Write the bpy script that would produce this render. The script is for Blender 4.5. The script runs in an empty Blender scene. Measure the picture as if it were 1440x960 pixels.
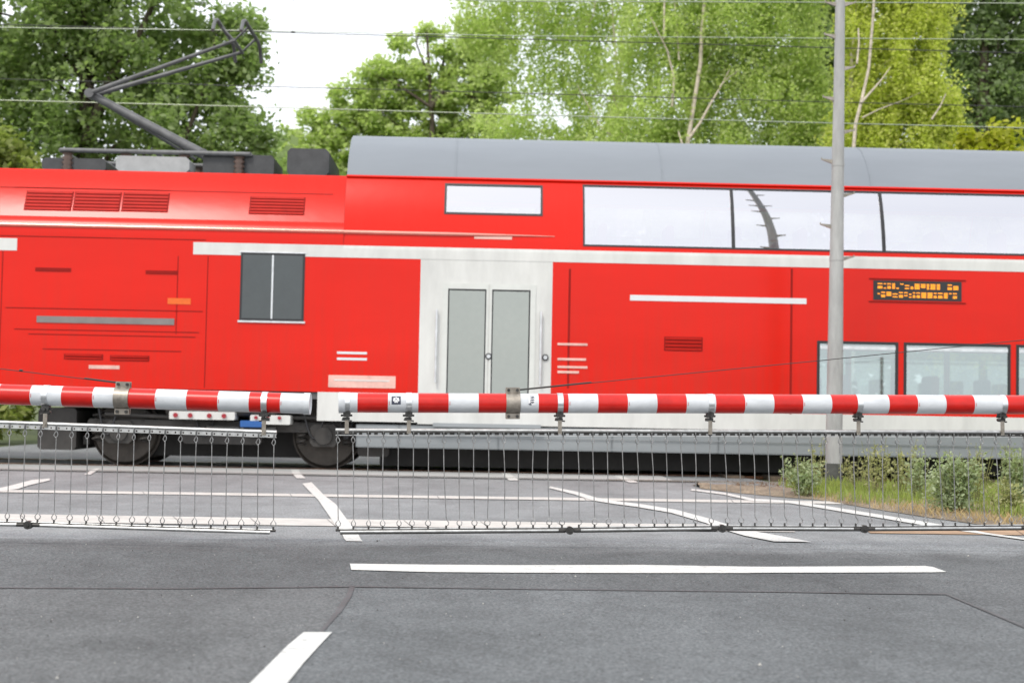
import bpy, math, random
import numpy as np
from mathutils import Vector, Matrix

random.seed(7)
rng = np.random.default_rng(11)
PI = math.pi
S = bpy.context.scene
COL = S.collection

# ------------------------------------------------------------------ camera
CAM_H, FPX = 0.95, 2000.0
PITCH, ROLL = math.atan(90 / FPX), 0.0188
cp, sp, cr, sr = math.cos(PITCH), math.sin(PITCH), math.cos(ROLL), math.sin(ROLL)
FWD = Vector((0, cp, sp))
U0 = Vector((0, -sp, cp))
CX = Vector((1, 0, 0)) * cr + U0 * sr
CY = U0 * cr - Vector((1, 0, 0)) * sr
EYE = Vector((0, 0, CAM_H))


def ray(px, py):
    return FWD + CX * ((px - 720) / FPX) + CY * ((480 - py) / FPX)


def at(px, py, y):
    """point at depth y (metres ahead of the camera) seen at photo pixel px, py"""
    d = ray(px, py)
    return EYE + d * (y / d.y)


def gnd(px, py, z=0.0):
    d = ray(px, py)
    return EYE + d * ((z - CAM_H) / d.z)


cam_d = bpy.data.cameras.new('camera')
cam = bpy.data.objects.new('camera', cam_d)
COL.objects.link(cam)
cam_d.sensor_width, cam_d.lens = 36.0, 50.0
cam_d.clip_start, cam_d.clip_end = 0.1, 3000
cam.matrix_world = Matrix((
    (CX.x, CY.x, -FWD.x, EYE.x), (CX.y, CY.y, -FWD.y, EYE.y), (CX.z, CY.z, -FWD.z, EYE.z), (0, 0, 0, 1)))
cam_d.dof.use_dof = True
cam_d.dof.focus_distance = 9.6
cam_d.dof.aperture_fstop = 2.6
S.camera = cam


# ------------------------------------------------------------------ materials
def new_mat(name):
    m = bpy.data.materials.new(name)
    m.use_nodes = True
    nt = m.node_tree
    return m, nt, nt.nodes['Principled BSDF'], nt.nodes['Material Output']


def ramp(nt, c0, c1, p0=0.0, p1=1.0):
    r = nt.nodes.new('ShaderNodeValToRGB')
    r.color_ramp.elements[0].position, r.color_ramp.elements[1].position = p0, p1
    r.color_ramp.elements[0].color = (*c0, 1)
    r.color_ramp.elements[1].color = (*c1, 1)
    return r


def noise(nt, scale, detail=4, rough=0.6, coord='Object', stretch=None):
    tc = nt.nodes.new('ShaderNodeTexCoord')
    n = nt.nodes.new('ShaderNodeTexNoise')
    n.inputs['Scale'].default_value = scale
    n.inputs['Detail'].default_value = detail
    n.inputs['Roughness'].default_value = rough
    src = tc.outputs[coord]
    if stretch:
        mp = nt.nodes.new('ShaderNodeMapping')
        mp.inputs['Scale'].default_value = stretch
        nt.links.new(src, mp.inputs['Vector'])
        src = mp.outputs['Vector']
    nt.links.new(src, n.inputs['Vector'])
    return n


def mixc(nt, fac, a, b, mode='MIX'):
    m = nt.nodes.new('ShaderNodeMix')
    m.data_type = 'RGBA'
    m.blend_type = mode
    for sock, v in ((m.inputs[0], fac), (m.inputs[6], a), (m.inputs[7], b)):
        if isinstance(v, (int, float)):
            sock.default_value = v
        elif isinstance(v, tuple):
            sock.default_value = (*v, 1)
        else:
            nt.links.new(v, sock)
    return m.outputs[2]


def bump(nt, bsdf, height, strength, dist=0.01):
    b = nt.nodes.new('ShaderNodeBump')
    b.inputs['Strength'].default_value = strength
    b.inputs['Distance'].default_value = dist
    nt.links.new(height, b.inputs['Height'])
    nt.links.new(b.outputs['Normal'], bsdf.inputs['Normal'])


def mat(name, col, rough=0.5, metal=0.0, var=0.12, scale=6.0, coat=0.0, stretch=None, bmp=0.0, spec=0.5):
    """paint, metal, rubber...: base colour with a worn, uneven tone"""
    m, nt, b, o = new_mat(name)
    n = noise(nt, scale, 6, 0.65, stretch=stretch)
    lo = tuple(c * (1 - var) for c in col)
    hi = tuple(min(1, c * (1 + var)) for c in col)
    r = ramp(nt, lo, hi, 0.3, 0.7)
    nt.links.new(n.outputs['Fac'], r.inputs['Fac'])
    nt.links.new(r.outputs['Color'], b.inputs['Base Color'])
    b.inputs['Roughness'].default_value = rough
    b.inputs['Metallic'].default_value = metal
    b.inputs['Specular IOR Level'].default_value = spec
    if coat:
        b.inputs['Coat Weight'].default_value = coat
        b.inputs['Coat Roughness'].default_value = 0.08
    if bmp:
        bump(nt, b, n.outputs['Fac'], bmp, 0.02)
    return m


def mat_asphalt(name, base, warm=0.0, speck=1.0, worn=None):
    m, nt, b, o = new_mat(name)
    big = noise(nt, 0.55, 6, 0.62, stretch=(1.3, 0.35, 1))
    mid = noise(nt, 3.0, 6, 0.7)
    fine = noise(nt, 70.0, 3, 0.75)
    vor = nt.nodes.new('ShaderNodeTexVoronoi')
    vor.inputs['Scale'].default_value = 95
    tc = nt.nodes.new('ShaderNodeTexCoord')
    nt.links.new(tc.outputs['Object'], vor.inputs['Vector'])
    c = tuple(base * k for k in (1 + warm, 1.018, 1.02 - warm * 0.7))
    r1 = ramp(nt, tuple(v * 0.80 for v in c), tuple(v * 1.2 for v in c), 0.33, 0.67)
    nt.links.new(big.outputs['Fac'], r1.inputs['Fac'])
    r2 = ramp(nt, (0.87,) * 3, (1.13,) * 3, 0.3, 0.7)
    nt.links.new(mid.outputs['Fac'], r2.inputs['Fac'])
    r3 = ramp(nt, (1 - 0.55 * speck,) * 3, (1 + 0.95 * speck,) * 3, 0.3, 0.74)
    nt.links.new(fine.outputs['Fac'], r3.inputs['Fac'])
    r4 = ramp(nt, (1 - 0.25 * speck,) * 3, (1 + 0.35 * speck,) * 3, 0.0, 1.0)
    nt.links.new(vor.outputs['Color'], r4.inputs['Fac'])
    x = mixc(nt, 1.0, r1.outputs['Color'], r2.outputs['Color'], 'MULTIPLY')
    stain = noise(nt, 1.1, 7, 0.72, stretch=(1.0, 0.6, 1))
    r5 = ramp(nt, (1.10,) * 3, (0.80,) * 3, 0.50, 0.72)
    nt.links.new(stain.outputs['Fac'], r5.inputs['Fac'])
    x = mixc(nt, 1.0, x, r5.outputs['Color'], 'MULTIPLY')
    x = mixc(nt, 1.0, x, r3.outputs['Color'], 'MULTIPLY')
    x = mixc(nt, 1.0, x, r4.outputs['Color'], 'MULTIPLY')
    if worn:                                          # the darker binder has worn off towards the tracks, with an uneven front
        k_, ya, yb = worn
        sx = nt.nodes.new('ShaderNodeSeparateXYZ')
        nt.links.new(tc.outputs['Object'], sx.inputs[0])
        wn = noise(nt, 0.9, 6, 0.65)
        ad = nt.nodes.new('ShaderNodeMath'); ad.operation = 'MULTIPLY_ADD'
        nt.links.new(wn.outputs['Fac'], ad.inputs[0]); ad.inputs[1].default_value = 1.1
        nt.links.new(sx.outputs['Y'], ad.inputs[2])
        mr = nt.nodes.new('ShaderNodeMapRange')
        mr.interpolation_type = 'SMOOTHSTEP'
        for n_, v_ in (('From Min', ya + 0.55), ('From Max', yb + 0.55), ('To Min', 1.0), ('To Max', k_)):
            mr.inputs[n_].default_value = v_
        nt.links.new(ad.outputs[0], mr.inputs['Value'])
        x = mixc(nt, 1.0, x, mr.outputs[0], 'MULTIPLY')
    nt.links.new(x, b.inputs['Base Color'])
    b.inputs['Roughness'].default_value = 0.85
    b.inputs['Specular IOR Level'].default_value = 0.3
    bump(nt, b, vor.outputs['Distance'], 0.35, 0.004)
    return m


def mat_marking(name):
    m, nt, b, o = new_mat(name)
    n = noise(nt, 14, 8, 0.75)
    f = noise(nt, 90, 3, 0.7)
    r = ramp(nt, (0.34, 0.34, 0.33), (0.60, 0.60, 0.575), 0.30, 0.47)
    nt.links.new(n.outputs['Fac'], r.inputs['Fac'])
    r2 = ramp(nt, (0.75,) * 3, (1.05,) * 3, 0.3, 0.6)
    nt.links.new(f.outputs['Fac'], r2.inputs['Fac'])
    nt.links.new(mixc(nt, 1.0, r.outputs['Color'], r2.outputs['Color'], 'MULTIPLY'), b.inputs['Base Color'])
    b.inputs['Roughness'].default_value = 0.7
    bump(nt, b, f.outputs['Fac'], 0.3, 0.004)
    return m


def mat_leaf(name, c_dark, c_light, trans=0.45):
    """leaf: every leaf carries its own random tint (attribute leaf_tint)"""
    m, nt, b, o = new_mat(name)
    a = nt.nodes.new('ShaderNodeAttribute')
    a.attribute_name = 'leaf_tint'
    r = ramp(nt, c_dark, c_light, 0.0, 1.0)
    nt.links.new(a.outputs['Fac'], r.inputs['Fac'])
    nt.links.new(r.outputs['Color'], b.inputs['Base Color'])
    b.inputs['Roughness'].default_value = 0.5
    b.inputs['Specular IOR Level'].default_value = 0.35
    t = nt.nodes.new('ShaderNodeBsdfTranslucent')
    tcol = mixc(nt, 1.0, r.outputs['Color'], (1.15, 1.32, 0.75), 'MULTIPLY')
    nt.links.new(tcol, t.inputs['Color'])
    mx = nt.nodes.new('ShaderNodeMixShader')
    mx.inputs[0].default_value = trans
    nt.links.new(b.outputs[0], mx.inputs[1])
    nt.links.new(t.outputs[0], mx.inputs[2])
    nt.links.new(mx.outputs[0], o.inputs['Surface'])
    return m


def mat_glass(name, refl, tint, gloss=(0.93, 0.95, 1.0)):
    m, nt, b, o = new_mat(name)
    g = nt.nodes.new('ShaderNodeBsdfGlossy')
    g.inputs['Color'].default_value = (*gloss, 1)
    g.inputs['Roughness'].default_value = 0.02
    t = nt.nodes.new('ShaderNodeBsdfTransparent')
    t.inputs['Color'].default_value = (*tint, 1)
    n = noise(nt, 1.2, 3)
    bp = nt.nodes.new('ShaderNodeBump')
    bp.inputs['Strength'].default_value = 0.12
    nt.links.new(n.outputs['Fac'], bp.inputs['Height'])
    nt.links.new(bp.outputs[0], g.inputs['Normal'])
    mx = nt.nodes.new('ShaderNodeMixShader')
    mx.inputs[0].default_value = refl
    nt.links.new(t.outputs[0], mx.inputs[1])
    nt.links.new(g.outputs[0], mx.inputs[2])
    nt.links.new(mx.outputs[0], o.inputs['Surface'])
    return m


def mat_red(name, col):
    """gloss coach paint, slightly wavy sheet metal, brake dust thinning out upwards in uneven streaks"""
    m, nt, b, o = new_mat(name)
    big = noise(nt, 0.7, 5, 0.6, stretch=(0.4, 1, 1.5))
    r = ramp(nt, tuple(c * 0.93 for c in col), tuple(min(1, c * 1.05) for c in col), 0.3, 0.7)
    nt.links.new(big.outputs['Fac'], r.inputs['Fac'])
    stk = noise(nt, 3.0, 6, 0.7, stretch=(3.5, 1, 0.22))
    tc = nt.nodes.new('ShaderNodeTexCoord')
    sx = nt.nodes.new('ShaderNodeSeparateXYZ')
    nt.links.new(tc.outputs['Object'], sx.inputs[0])
    mr = nt.nodes.new('ShaderNodeMapRange')
    mr.inputs['From Min'].default_value = 0.9
    mr.inputs['From Max'].default_value = 2.4
    mr.inputs['To Min'].default_value = 0.34
    mr.inputs['To Max'].default_value = 0.06
    nt.links.new(sx.outputs['Z'], mr.inputs['Value'])
    sr_ = ramp(nt, (0, 0, 0), (1, 1, 1), 0.42, 0.75)
    nt.links.new(stk.outputs['Fac'], sr_.inputs['Fac'])
    mm = nt.nodes.new('ShaderNodeMath'); mm.operation = 'MULTIPLY'
    nt.links.new(sr_.outputs['Color'], mm.inputs[0]); nt.links.new(mr.outputs[0], mm.inputs[1])
    c = mixc(nt, mm.outputs[0], r.outputs['Color'], (0.22, 0.05, 0.03))
    nt.links.new(c, b.inputs['Base Color'])
    b.inputs['Roughness'].default_value = 0.22
    b.inputs['Specular IOR Level'].default_value = 0.25
    rp = noise(nt, 1.6, 3, 0.5, stretch=(0.8, 1, 1.4))
    bump(nt, b, rp.outputs['Fac'], 0.25, 0.012)
    return m


def mat_emit(name, col, strength):
    m, nt, b, o = new_mat(name)
    b.inputs['Base Color'].default_value = (*col, 1)
    b.inputs['Emission Color'].default_value = (*col, 1)
    b.inputs['Emission Strength'].default_value = strength
    return m


M = dict(
    asphalt=mat_asphalt('asphalt', 0.178, -0.02, 0.8),
    asphalt_dark=mat_asphalt('asphalt_dark', 0.079, -0.035, 1.0, (2.0, 9.2, 10.0)),
    asphalt_light=mat_asphalt('asphalt_light', 0.094, -0.045, 0.9),
    asphalt_left=mat_asphalt('asphalt_left', 0.090, -0.02, 0.9),
    tar=mat('tar', (0.066, 0.067, 0.070), 0.6, var=0.3, scale=3),
    marking=mat_marking('road_paint'),
    concrete=mat('concrete', (0.50, 0.48, 0.45), 0.85, var=0.16, scale=5, bmp=0.2),
    gravel=None, soil=None,
    red=mat_red('train_red', (0.64, 0.0105, 0.0022)),
    louvre=mat('louvre_slat', (0.46, 0.012, 0.006), 0.5, spec=0.15),
    red_dark=mat('train_red_louvre', (0.26, 0.009, 0.006), 0.6, var=0.1, spec=0.15),
    white=mat('train_white', (0.60, 0.60, 0.575), 0.4, var=0.11, scale=2.2, stretch=(1.4, 1, 0.4)),
    grey_skirt=mat('train_skirt_grey', (0.27, 0.29, 0.30), 0.45, var=0.14, scale=1.4, stretch=(0.25, 1, 2)),
    roof=mat('train_roof', (0.215, 0.235, 0.26), 0.6, spec=0.2, var=0.08, scale=1.0, stretch=(0.2, 1, 1)),
    black=mat('underframe_black', (0.018, 0.017, 0.016), 0.8, var=0.35, scale=4),
    dirty=mat('bogie_steel', (0.034, 0.031, 0.028), 0.6, var=0.4, scale=5),
    wheel=mat('wheel_steel', (0.055, 0.047, 0.04), 0.45, 0.5, var=0.3),
    rubber=mat('rubber', (0.02, 0.02, 0.022), 0.5),
    alu=mat('aluminium', (0.70, 0.71, 0.72), 0.28, 0.9, var=0.15, scale=9),
    rod=mat('rod_steel', (0.29, 0.29, 0.285), 0.4, 0.7, var=0.4, scale=22),
    galv=mat('galvanised_steel', (0.52, 0.52, 0.51), 0.38, 0.85, var=0.25, scale=18),
    steel_worn=mat('worn_steel', (0.30, 0.27, 0.23), 0.45, 0.7, var=0.3, scale=20),
    steel_dark=mat('dark_steel', (0.06, 0.058, 0.055), 0.45, 0.6, var=0.4, scale=25),
    boom_red=mat('boom_red', (0.52, 0.011, 0.007), 0.30, var=0.17, scale=14, spec=0.4, stretch=(0.5, 1, 1)),
    boom_white=mat('boom_white', (0.55, 0.57, 0.59), 0.32, var=0.13, scale=14, spec=0.45, stretch=(0.5, 1, 1)),
    pole=mat('pole_grey', (0.35, 0.35, 0.34), 0.6, 0.1, var=0.22, scale=7, stretch=(1, 1, 0.25), bmp=0.05),
    rail_top=mat('rail_polished', (0.50, 0.48, 0.45), 0.3, 0.85, var=0.15, scale=3),
    rust=mat('rust', (0.20, 0.085, 0.04), 0.85, var=0.35, scale=9, bmp=0.3),
    wood=mat('sleeper_wood', (0.09, 0.065, 0.045), 0.9, var=0.4, scale=6, stretch=(3, 1, 1), bmp=0.4),
    wire_l=mat('bronze_wire', (0.36, 0.40, 0.30), 0.4, 0.5),
    wire_d=mat('dark_wire', (0.035, 0.035, 0.033), 0.6),
    orange=mat('orange_panel', (0.75, 0.13, 0.008), 0.4),
    pink=mat('faded_plate', (0.70, 0.42, 0.36), 0.5, var=0.2),
    blue=mat('blue_panel', (0.02, 0.10, 0.32), 0.4),
    led=mat_emit('amber_led', (1.0, 0.32, 0.01), 0.75),
    lamp_red=mat('lamp_red', (0.30, 0.02, 0.03), 0.25),
    seat=mat('seat_fabric', (0.16, 0.035, 0.05), 0.8),
    interior=mat('interior_panel', (0.62, 0.60, 0.57), 0.6),
    glass_up=mat_glass('coated_glass', 0.60, (0.66, 0.66, 0.70), (0.95, 0.95, 0.99)),
    glass_low=mat_glass('tinted_glass', 0.40, (0.60, 0.66, 0.64), (0.82, 0.93, 0.94)),
    glass_door=mat_glass('door_glass', 0.34, (0.50, 0.52, 0.48), (0.9, 0.95, 0.88)),
    glass_dark=mat_glass('cab_glass', 0.10, (0.06, 0.07, 0.07)),
    sticker_dark=mat('sticker_dark', (0.03, 0.035, 0.06), 0.4),
    sticker_white=mat('sticker_white', (0.66, 0.66, 0.67), 0.4, var=0.03),
    bark_dark=mat('bark_dark', (0.075, 0.058, 0.042), 0.9, var=0.35, scale=6, stretch=(1, 1, 0.3), bmp=0.5),
    bark_birch=mat('bark_birch', (0.50, 0.44, 0.36), 0.8, var=0.4, scale=4, stretch=(1, 1, 3), bmp=0.2),
)
# earth and ballast
m, nt, b, o = new_mat('track_gravel')
v = nt.nodes.new('ShaderNodeTexVoronoi'); v.inputs['Scale'].default_value = 22
tc = nt.nodes.new('ShaderNodeTexCoord'); nt.links.new(tc.outputs['Object'], v.inputs['Vector'])
r = ramp(nt, (0.07, 0.055, 0.045), (0.26, 0.21, 0.17)); nt.links.new(v.outputs['Color'], r.inputs['Fac'])
nt.links.new(r.outputs['Color'], b.inputs['Base Color']); b.inputs['Roughness'].default_value = 0.9
bump(nt, b, v.outputs['Distance'], 1.0, 0.05)
M['gravel'] = m
m, nt, b, o = new_mat('dry_soil')
n1 = noise(nt, 1.3, 8, 0.7); n2 = noise(nt, 30, 4, 0.7)
r = ramp(nt, (0.17, 0.135, 0.10), (0.33, 0.265, 0.19), 0.35, 0.65); nt.links.new(n1.outputs['Fac'], r.inputs['Fac'])
r2 = ramp(nt, (0.6,) * 3, (1.3,) * 3, 0.3, 0.7); nt.links.new(n2.outputs['Fac'], r2.inputs['Fac'])
nt.links.new(mixc(nt, 1.0, r.outputs['Color'], r2.outputs['Color'], 'MULTIPLY'), b.inputs['Base Color'])
b.inputs['Roughness'].default_value = 0.95
bump(nt, b, n2.outputs['Fac'], 0.8, 0.03)
M['soil'] = m
m, nt, b, o = new_mat('meadow')
n1 = noise(nt, 0.6, 8, 0.7); n2 = noise(nt, 18, 4, 0.7)
r = ramp(nt, (0.05, 0.075, 0.02), (0.12, 0.14, 0.045), 0.35, 0.65); nt.links.new(n1.outputs['Fac'], r.inputs['Fac'])
r2 = ramp(nt, (0.5,) * 3, (1.4,) * 3, 0.3, 0.7); nt.links.new(n2.outputs['Fac'], r2.inputs['Fac'])
nt.links.new(mixc(nt, 1.0, r.outputs['Color'], r2.outputs['Color'], 'MULTIPLY'), b.inputs['Base Color'])
b.inputs['Roughness'].default_value = 0.95
M['meadow'] = m


# ------------------------------------------------------------------ mesh helpers
class MB:
    def __init__(self):
        self.v, self.f, self.mi, self.sm = [], [], [], []

    def add(self, verts, faces, mi=0, smooth=False):
        o = len(self.v)
        self.v += [Vector(p) for p in verts]
        for f in faces:
            self.f.append([i + o for i in f]); self.mi.append(mi); self.sm.append(smooth)
        return self

    def box(self, lo, hi, mi=0, fr=None, bev=0.0):
        (x0, y0, z0), (x1, y1, z1) = lo, hi
        P = [(x0, y0, z0), (x1, y0, z0), (x1, y1, z0), (x0, y1, z0), (x0, y0, z1), (x1, y0, z1), (x1, y1, z1), (x0, y1, z1)]
        F = [(0, 3, 2, 1), (4, 5, 6, 7), (0, 1, 5, 4), (1, 2, 6, 5), (2, 3, 7, 6), (3, 0, 4, 7)]
        if bev > 0:                                   # chamfer every corner of the four long sides (front/back outline)
            c = bev
            out = [(x0 + c, z0), (x1 - c, z0), (x1, z0 + c), (x1, z1 - c), (x1 - c, z1), (x0 + c, z1), (x0, z1 - c), (x0, z0 + c)]
            P = [(x, y0, z) for x, z in out] + [(x, y1, z) for x, z in out]
            F = [tuple(range(8)), tuple(range(15, 7, -1))] + [(i, i + 8, (i + 1) % 8 + 8, (i + 1) % 8) for i in range(8)]
        if fr is not None:
            P = [fr @ Vector(p) for p in P]
        return self.add(P, F, mi)

    def tube(self, pts, r, n=8, mi=0, caps=True, closed=False):
        pts = [Vector(p) for p in pts]
        k = len(pts)
        rs = r if isinstance(r, (list, tuple)) else [r] * k
        up = None
        V, F = [], []
        for i, p in enumerate(pts):
            if closed:
                t = pts[(i + 1) % k] - pts[i - 1]
            else:
                t = pts[min(i + 1, k - 1)] - pts[max(i - 1, 0)]
            t.normalize()
            if up is None:
                a = Vector((0, 0, 1)) if abs(t.z) < 0.9 else Vector((1, 0, 0))
                up = (a - t * a.dot(t)).normalized()
            else:
                up = (up - t * up.dot(t)).normalized()
            s = t.cross(up)
            for j in range(n):
                q = 2 * PI * j / n
                V.append(p + (up * math.cos(q) + s * math.sin(q)) * rs[i])
        m_ = k if closed else k - 1
        for i in range(m_):
            for j in range(n):
                a, b_ = i * n + j, i * n + (j + 1) % n
                i2 = (i + 1) % k
                F.append((a, b_, i2 * n + (j + 1) % n, i2 * n + j))
        self.add(V, F, mi, True)
        if caps and not closed:
            self.add(V[:n], [tuple(range(n - 1, -1, -1))], mi)
            self.add(V[-n:], [tuple(range(n))], mi)
        return self

    def disc(self, c, axis, r, h, n=20, mi=0, hole=0.0):
        c, axis = Vector(c), Vector(axis).normalized()
        return self.tube([c, c + axis * h], r, n, mi)

    def sheet(self, poly, mi=0):
        return self.add(poly, [tuple(range(len(poly)))], mi)

    def strip(self, L, R, mi=0):
        V = list(L) + list(R)
        n = len(L)
        return self.add(V, [(i, i + 1, n + i + 1, n + i) for i in range(n - 1)], mi)


INV = {}


def tag(o, label=None, cat=None, group=None, kind=None):
    for k, v_ in (('label', label), ('category', cat), ('group', group), ('kind', kind)):
        if v_:
            o[k] = v_
    return o


def build(name, mb, mats, parent=None, local=False):
    """ONE mesh object; vertices are given in world space unless local"""
    me = bpy.data.meshes.new(name)
    vs = mb.v
    if parent is not None and not local:
        inv = INV[parent.name]
        vs = [inv @ p for p in vs]
    me.from_pydata([tuple(p) for p in vs], [], mb.f)
    for m_ in (mats if isinstance(mats, (list, tuple)) else [mats]):
        me.materials.append(m_)
    me.polygons.foreach_set('material_index', mb.mi)
    me.polygons.foreach_set('use_smooth', mb.sm)
    me.update()
    o = bpy.data.objects.new(name, me)
    COL.objects.link(o)
    if parent is not None:
        o.parent = parent
        INV[o.name] = INV[parent.name]
    else:
        INV[o.name] = Matrix.Identity(4)
    return o


def empty(name, loc, rz, label, cat, group=None):
    o = bpy.data.objects.new(name, None)
    COL.objects.link(o)
    o.location = loc
    o.rotation_euler = (0, 0, rz)
    o.empty_display_size = 0.3
    INV[o.name] = (Matrix.Translation(loc) @ Matrix.Rotation(rz, 4, 'Z')).inverted()
    return tag(o, label, cat, group)


# ------------------------------------------------------------------ ground, road, markings
def struct(name, mb, mats):
    return tag(build(name, mb, mats), kind='structure')


def gp(pts, z):
    return [gnd(x, y, z) for x, y in pts]


struct('ground', MB().sheet([(-900, -300, -0.03), (900, -300, -0.03), (900, 1500, -0.03), (-900, 1500, -0.03)]), M['meadow'])
road = MB().sheet([(-26, -8, 0), (26, -8, 0), (26, 16.2, 0), (7.2, 16.2, 0), (3.6, 18.4, 0), (2.6, 23.5, 0), (-9.5, 23.5, 0), (-26, 21.5, 0)])
road.sheet([(-9.5, 23.5, 0), (2.6, 23.5, 0), (-2.0, 34, 0), (-8.6, 80, 0), (-15, 80, 0), (-9.6, 34, 0)])
struct('road', road, M['asphalt'])

# darker resurfaced band in front of the crossing, older lighter surface towards the viewer
Zp = 0.004
struct('road_patch', MB().sheet(gp([(-700, 742), (-200, 752), (0, 756), (250, 757), (484, 757), (720, 759), (1000, 763), (1200, 764),
                                    (1500, 768), (2200, 775), (2200, 985), (1700, 935), (1440, 880), (1330, 834), (1100, 831), (720, 827), (500, 824), (250, 827), (0, 826), (-300, 822), (-700, 815)], Zp)), M['asphalt_dark'])
rb = MB().sheet(gp([(500, 824.6), (720, 827.6), (1100, 831.6), (1329, 834.6), (1440, 882), (1700, 938), (1700, 1500), (-200, 1500), (180, 1200), (395, 960), (455, 880), (486, 838)], Zp))
struct('road_surface', rb, M['asphalt_light'])
rl = MB().sheet(gp([(-700, 815), (-300, 822), (0, 826), (250, 827), (499, 824.4), (486, 838), (455, 880), (395, 960), (180, 1200), (-200, 1500), (-900, 1500)], Zp))
struct('road_surface', rl, M['asphalt_left'])
# tar seam and joint line
sm = MB().strip(gp([(-300, 821.3), (0, 825.2), (250, 826.2), (500, 823.4), (720, 826.6), (900, 828.8), (1100, 830.8), (1215, 832.6), (1330, 833), (1440, 879), (1700, 934)], 0.008),
                gp([(-300, 822.4), (0, 826.2), (250, 827.2), (500, 824.6), (720, 827.6), (900, 829.7), (1100, 831.9), (1215, 834), (1330, 835.4), (1440, 882), (1700, 939)], 0.008))
sm.strip(gp([(492, 823), (486, 838), (472, 858), (455, 880), (425, 920), (395, 962)], 0.008), gp([(499, 823), (494, 838), (481, 858), (460, 881), (427.5, 921), (397, 963)], 0.008))
tag(build('tar_seam', sm, M['tar']), kind='structure')

Zm = 0.009
mk = MB()
mk.strip(gp([(425, 679.5), (437, 692), (448, 703), (470, 735), (482, 752), (484, 757), (487, 760)], Zm), gp([(438, 677.5), (456, 696), (472, 708), (488, 730), (502, 747), (507, 757), (510, 760.5)], Zm))
mk.strip(gp([(409, 659.5), (411, 665), (417, 672)], Zm), gp([(420, 659.5), (422, 665), (430, 672)], Zm))
bl = [(774, 683.5), (812, 691), (838, 699), (868, 704.3), (900, 708), (950, 716), (1000, 729.3), (1017, 735), (1056, 745.5), (1098, 753), (1132, 759.4)]
bw = [2, 3.5, 4, 3.6, 4, 4.5, 5.5, 6.3, 7, 7.5, 2]
mk.strip(gp([(x, y) for x, y in bl], Zm), gp([(x - w * 1.3 + (12 if i == 10 else 0), y + w) for i, ((x, y), w) in enumerate(zip(bl, bw))], Zm))
mk.strip(gp([(704, 664), (716, 675)], Zm), gp([(714, 664), (731, 675)], Zm))
mk.strip(gp([(862, 668.5), (885, 678)], Zm), gp([(874, 668.5), (899, 678)], Zm))
dl = [(973, 687), (1020, 692.4), (1060, 700.6), (1110, 703.5), (1150, 709), (1200, 717), (1250, 725), (1300, 733), (1345, 740.5), (1390, 749), (1440, 756), (1520, 766), (1650, 782)]
dw = [2, 2.5, 3, 3, 3.5, 4, 4, 4.5, 4, 2, 2, 3, 3]
mk.strip(gp(dl, Zm), gp([(x - w, y + w) for (x, y), w in zip(dl, dw)], Zm))
mk.strip(gp([(-60, 691), (0, 685.5), (12, 683), (45, 674.3), (70, 672.3)], Zm), gp([(-60, 697), (0, 690), (25, 687), (40, 682), (70, 675)], Zm))
mk.strip(gp([(118, 667), (133, 658)], Zm), gp([(127, 667), (141, 658)], Zm))
mk.strip(gp([(492, 791.8), (600, 793.2), (720, 794), (900, 793.6), (1050, 796), (1080, 796.2), (1200, 795.6), (1300, 795), (1312, 796.5), (1330, 803)], Zm),
         gp([(494, 800.5), (600, 803.5), (720, 804.5), (900, 805), (1050, 805), (1080, 804.6), (1200, 804.4), (1300, 804), (1315, 804), (1330, 803.6)], Zm))
mk.strip(gp([(427, 888), (405, 906), (380, 931), (350, 961), (310, 1005), (260, 1060)], Zm), gp([(467, 888), (449, 907), (427, 931), (403, 961), (370, 1003), (330, 1060)], Zm))
struct('road_markings', mk, M['marking'])

# concrete edge strips of the crossing panels, laid as slabs with joints
cs = MB()


def slabs(a0, a1, b0, b1, x0, x1, step, z, mi=0, skew=0):
    x = x0
    i = 0
    while x < x1:
        e = x + step
        t = lambda q, A0, A1: A0 + (A1 - A0) * q / 1440.0
        cs.sheet(gp([(x, t(x, a0, a1)), (e - 1.2, t(e, a0, a1)), (e - 1.2 + skew, t(e, b0, b1)), (x + skew, t(x, b0, b1))], z + 0.0007 * (i % 3)), mi)
        x = e
        i += 1


slabs(688.0, 708.2, 691.6, 712.0, -420, 1190, 207, 0.006, 0, 3)
slabs(722.0, 744.0, 733.0, 752.0, -620, 1010, 108, 0.006, 0, 12)
slabs(722.0, 744.0, 733.0, 752.0, 1212, 2000, 216, 0.006, 1, 12)
struct('concrete_strip', cs, [M['concrete'], mat('rusty_concrete', (0.33, 0.22, 0.14), 0.9, var=0.3, scale=4)])

# ------------------------------------------------------------------ train frame
YAW = 0.024
ZT = 21.0                                            # depth of the track centre line at px 720
ORG = Vector((0.0, ZT, 0.0))
TD = Vector((math.cos(YAW), math.sin(YAW), 0))
TN = Vector((-math.sin(YAW), math.cos(YAW), 0))
TM = Matrix.Translation(ORG) @ Matrix.Rotation(YAW, 4, 'Z')
TI = TM.inverted()


def tside(px, py, y=-1.40):
    """photo pixel -> (x along the train, z) on the plane y across the track"""
    d = TI.to_3x3() @ ray(px, py)
    e = TI @ EYE
    q = e + d * ((y - e.y) / d.y)
    return q.x, q.z


# rails, flange groove, ballast, sleepers
def TW(x, y, z):
    return TM @ Vector((x, y, z))


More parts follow.
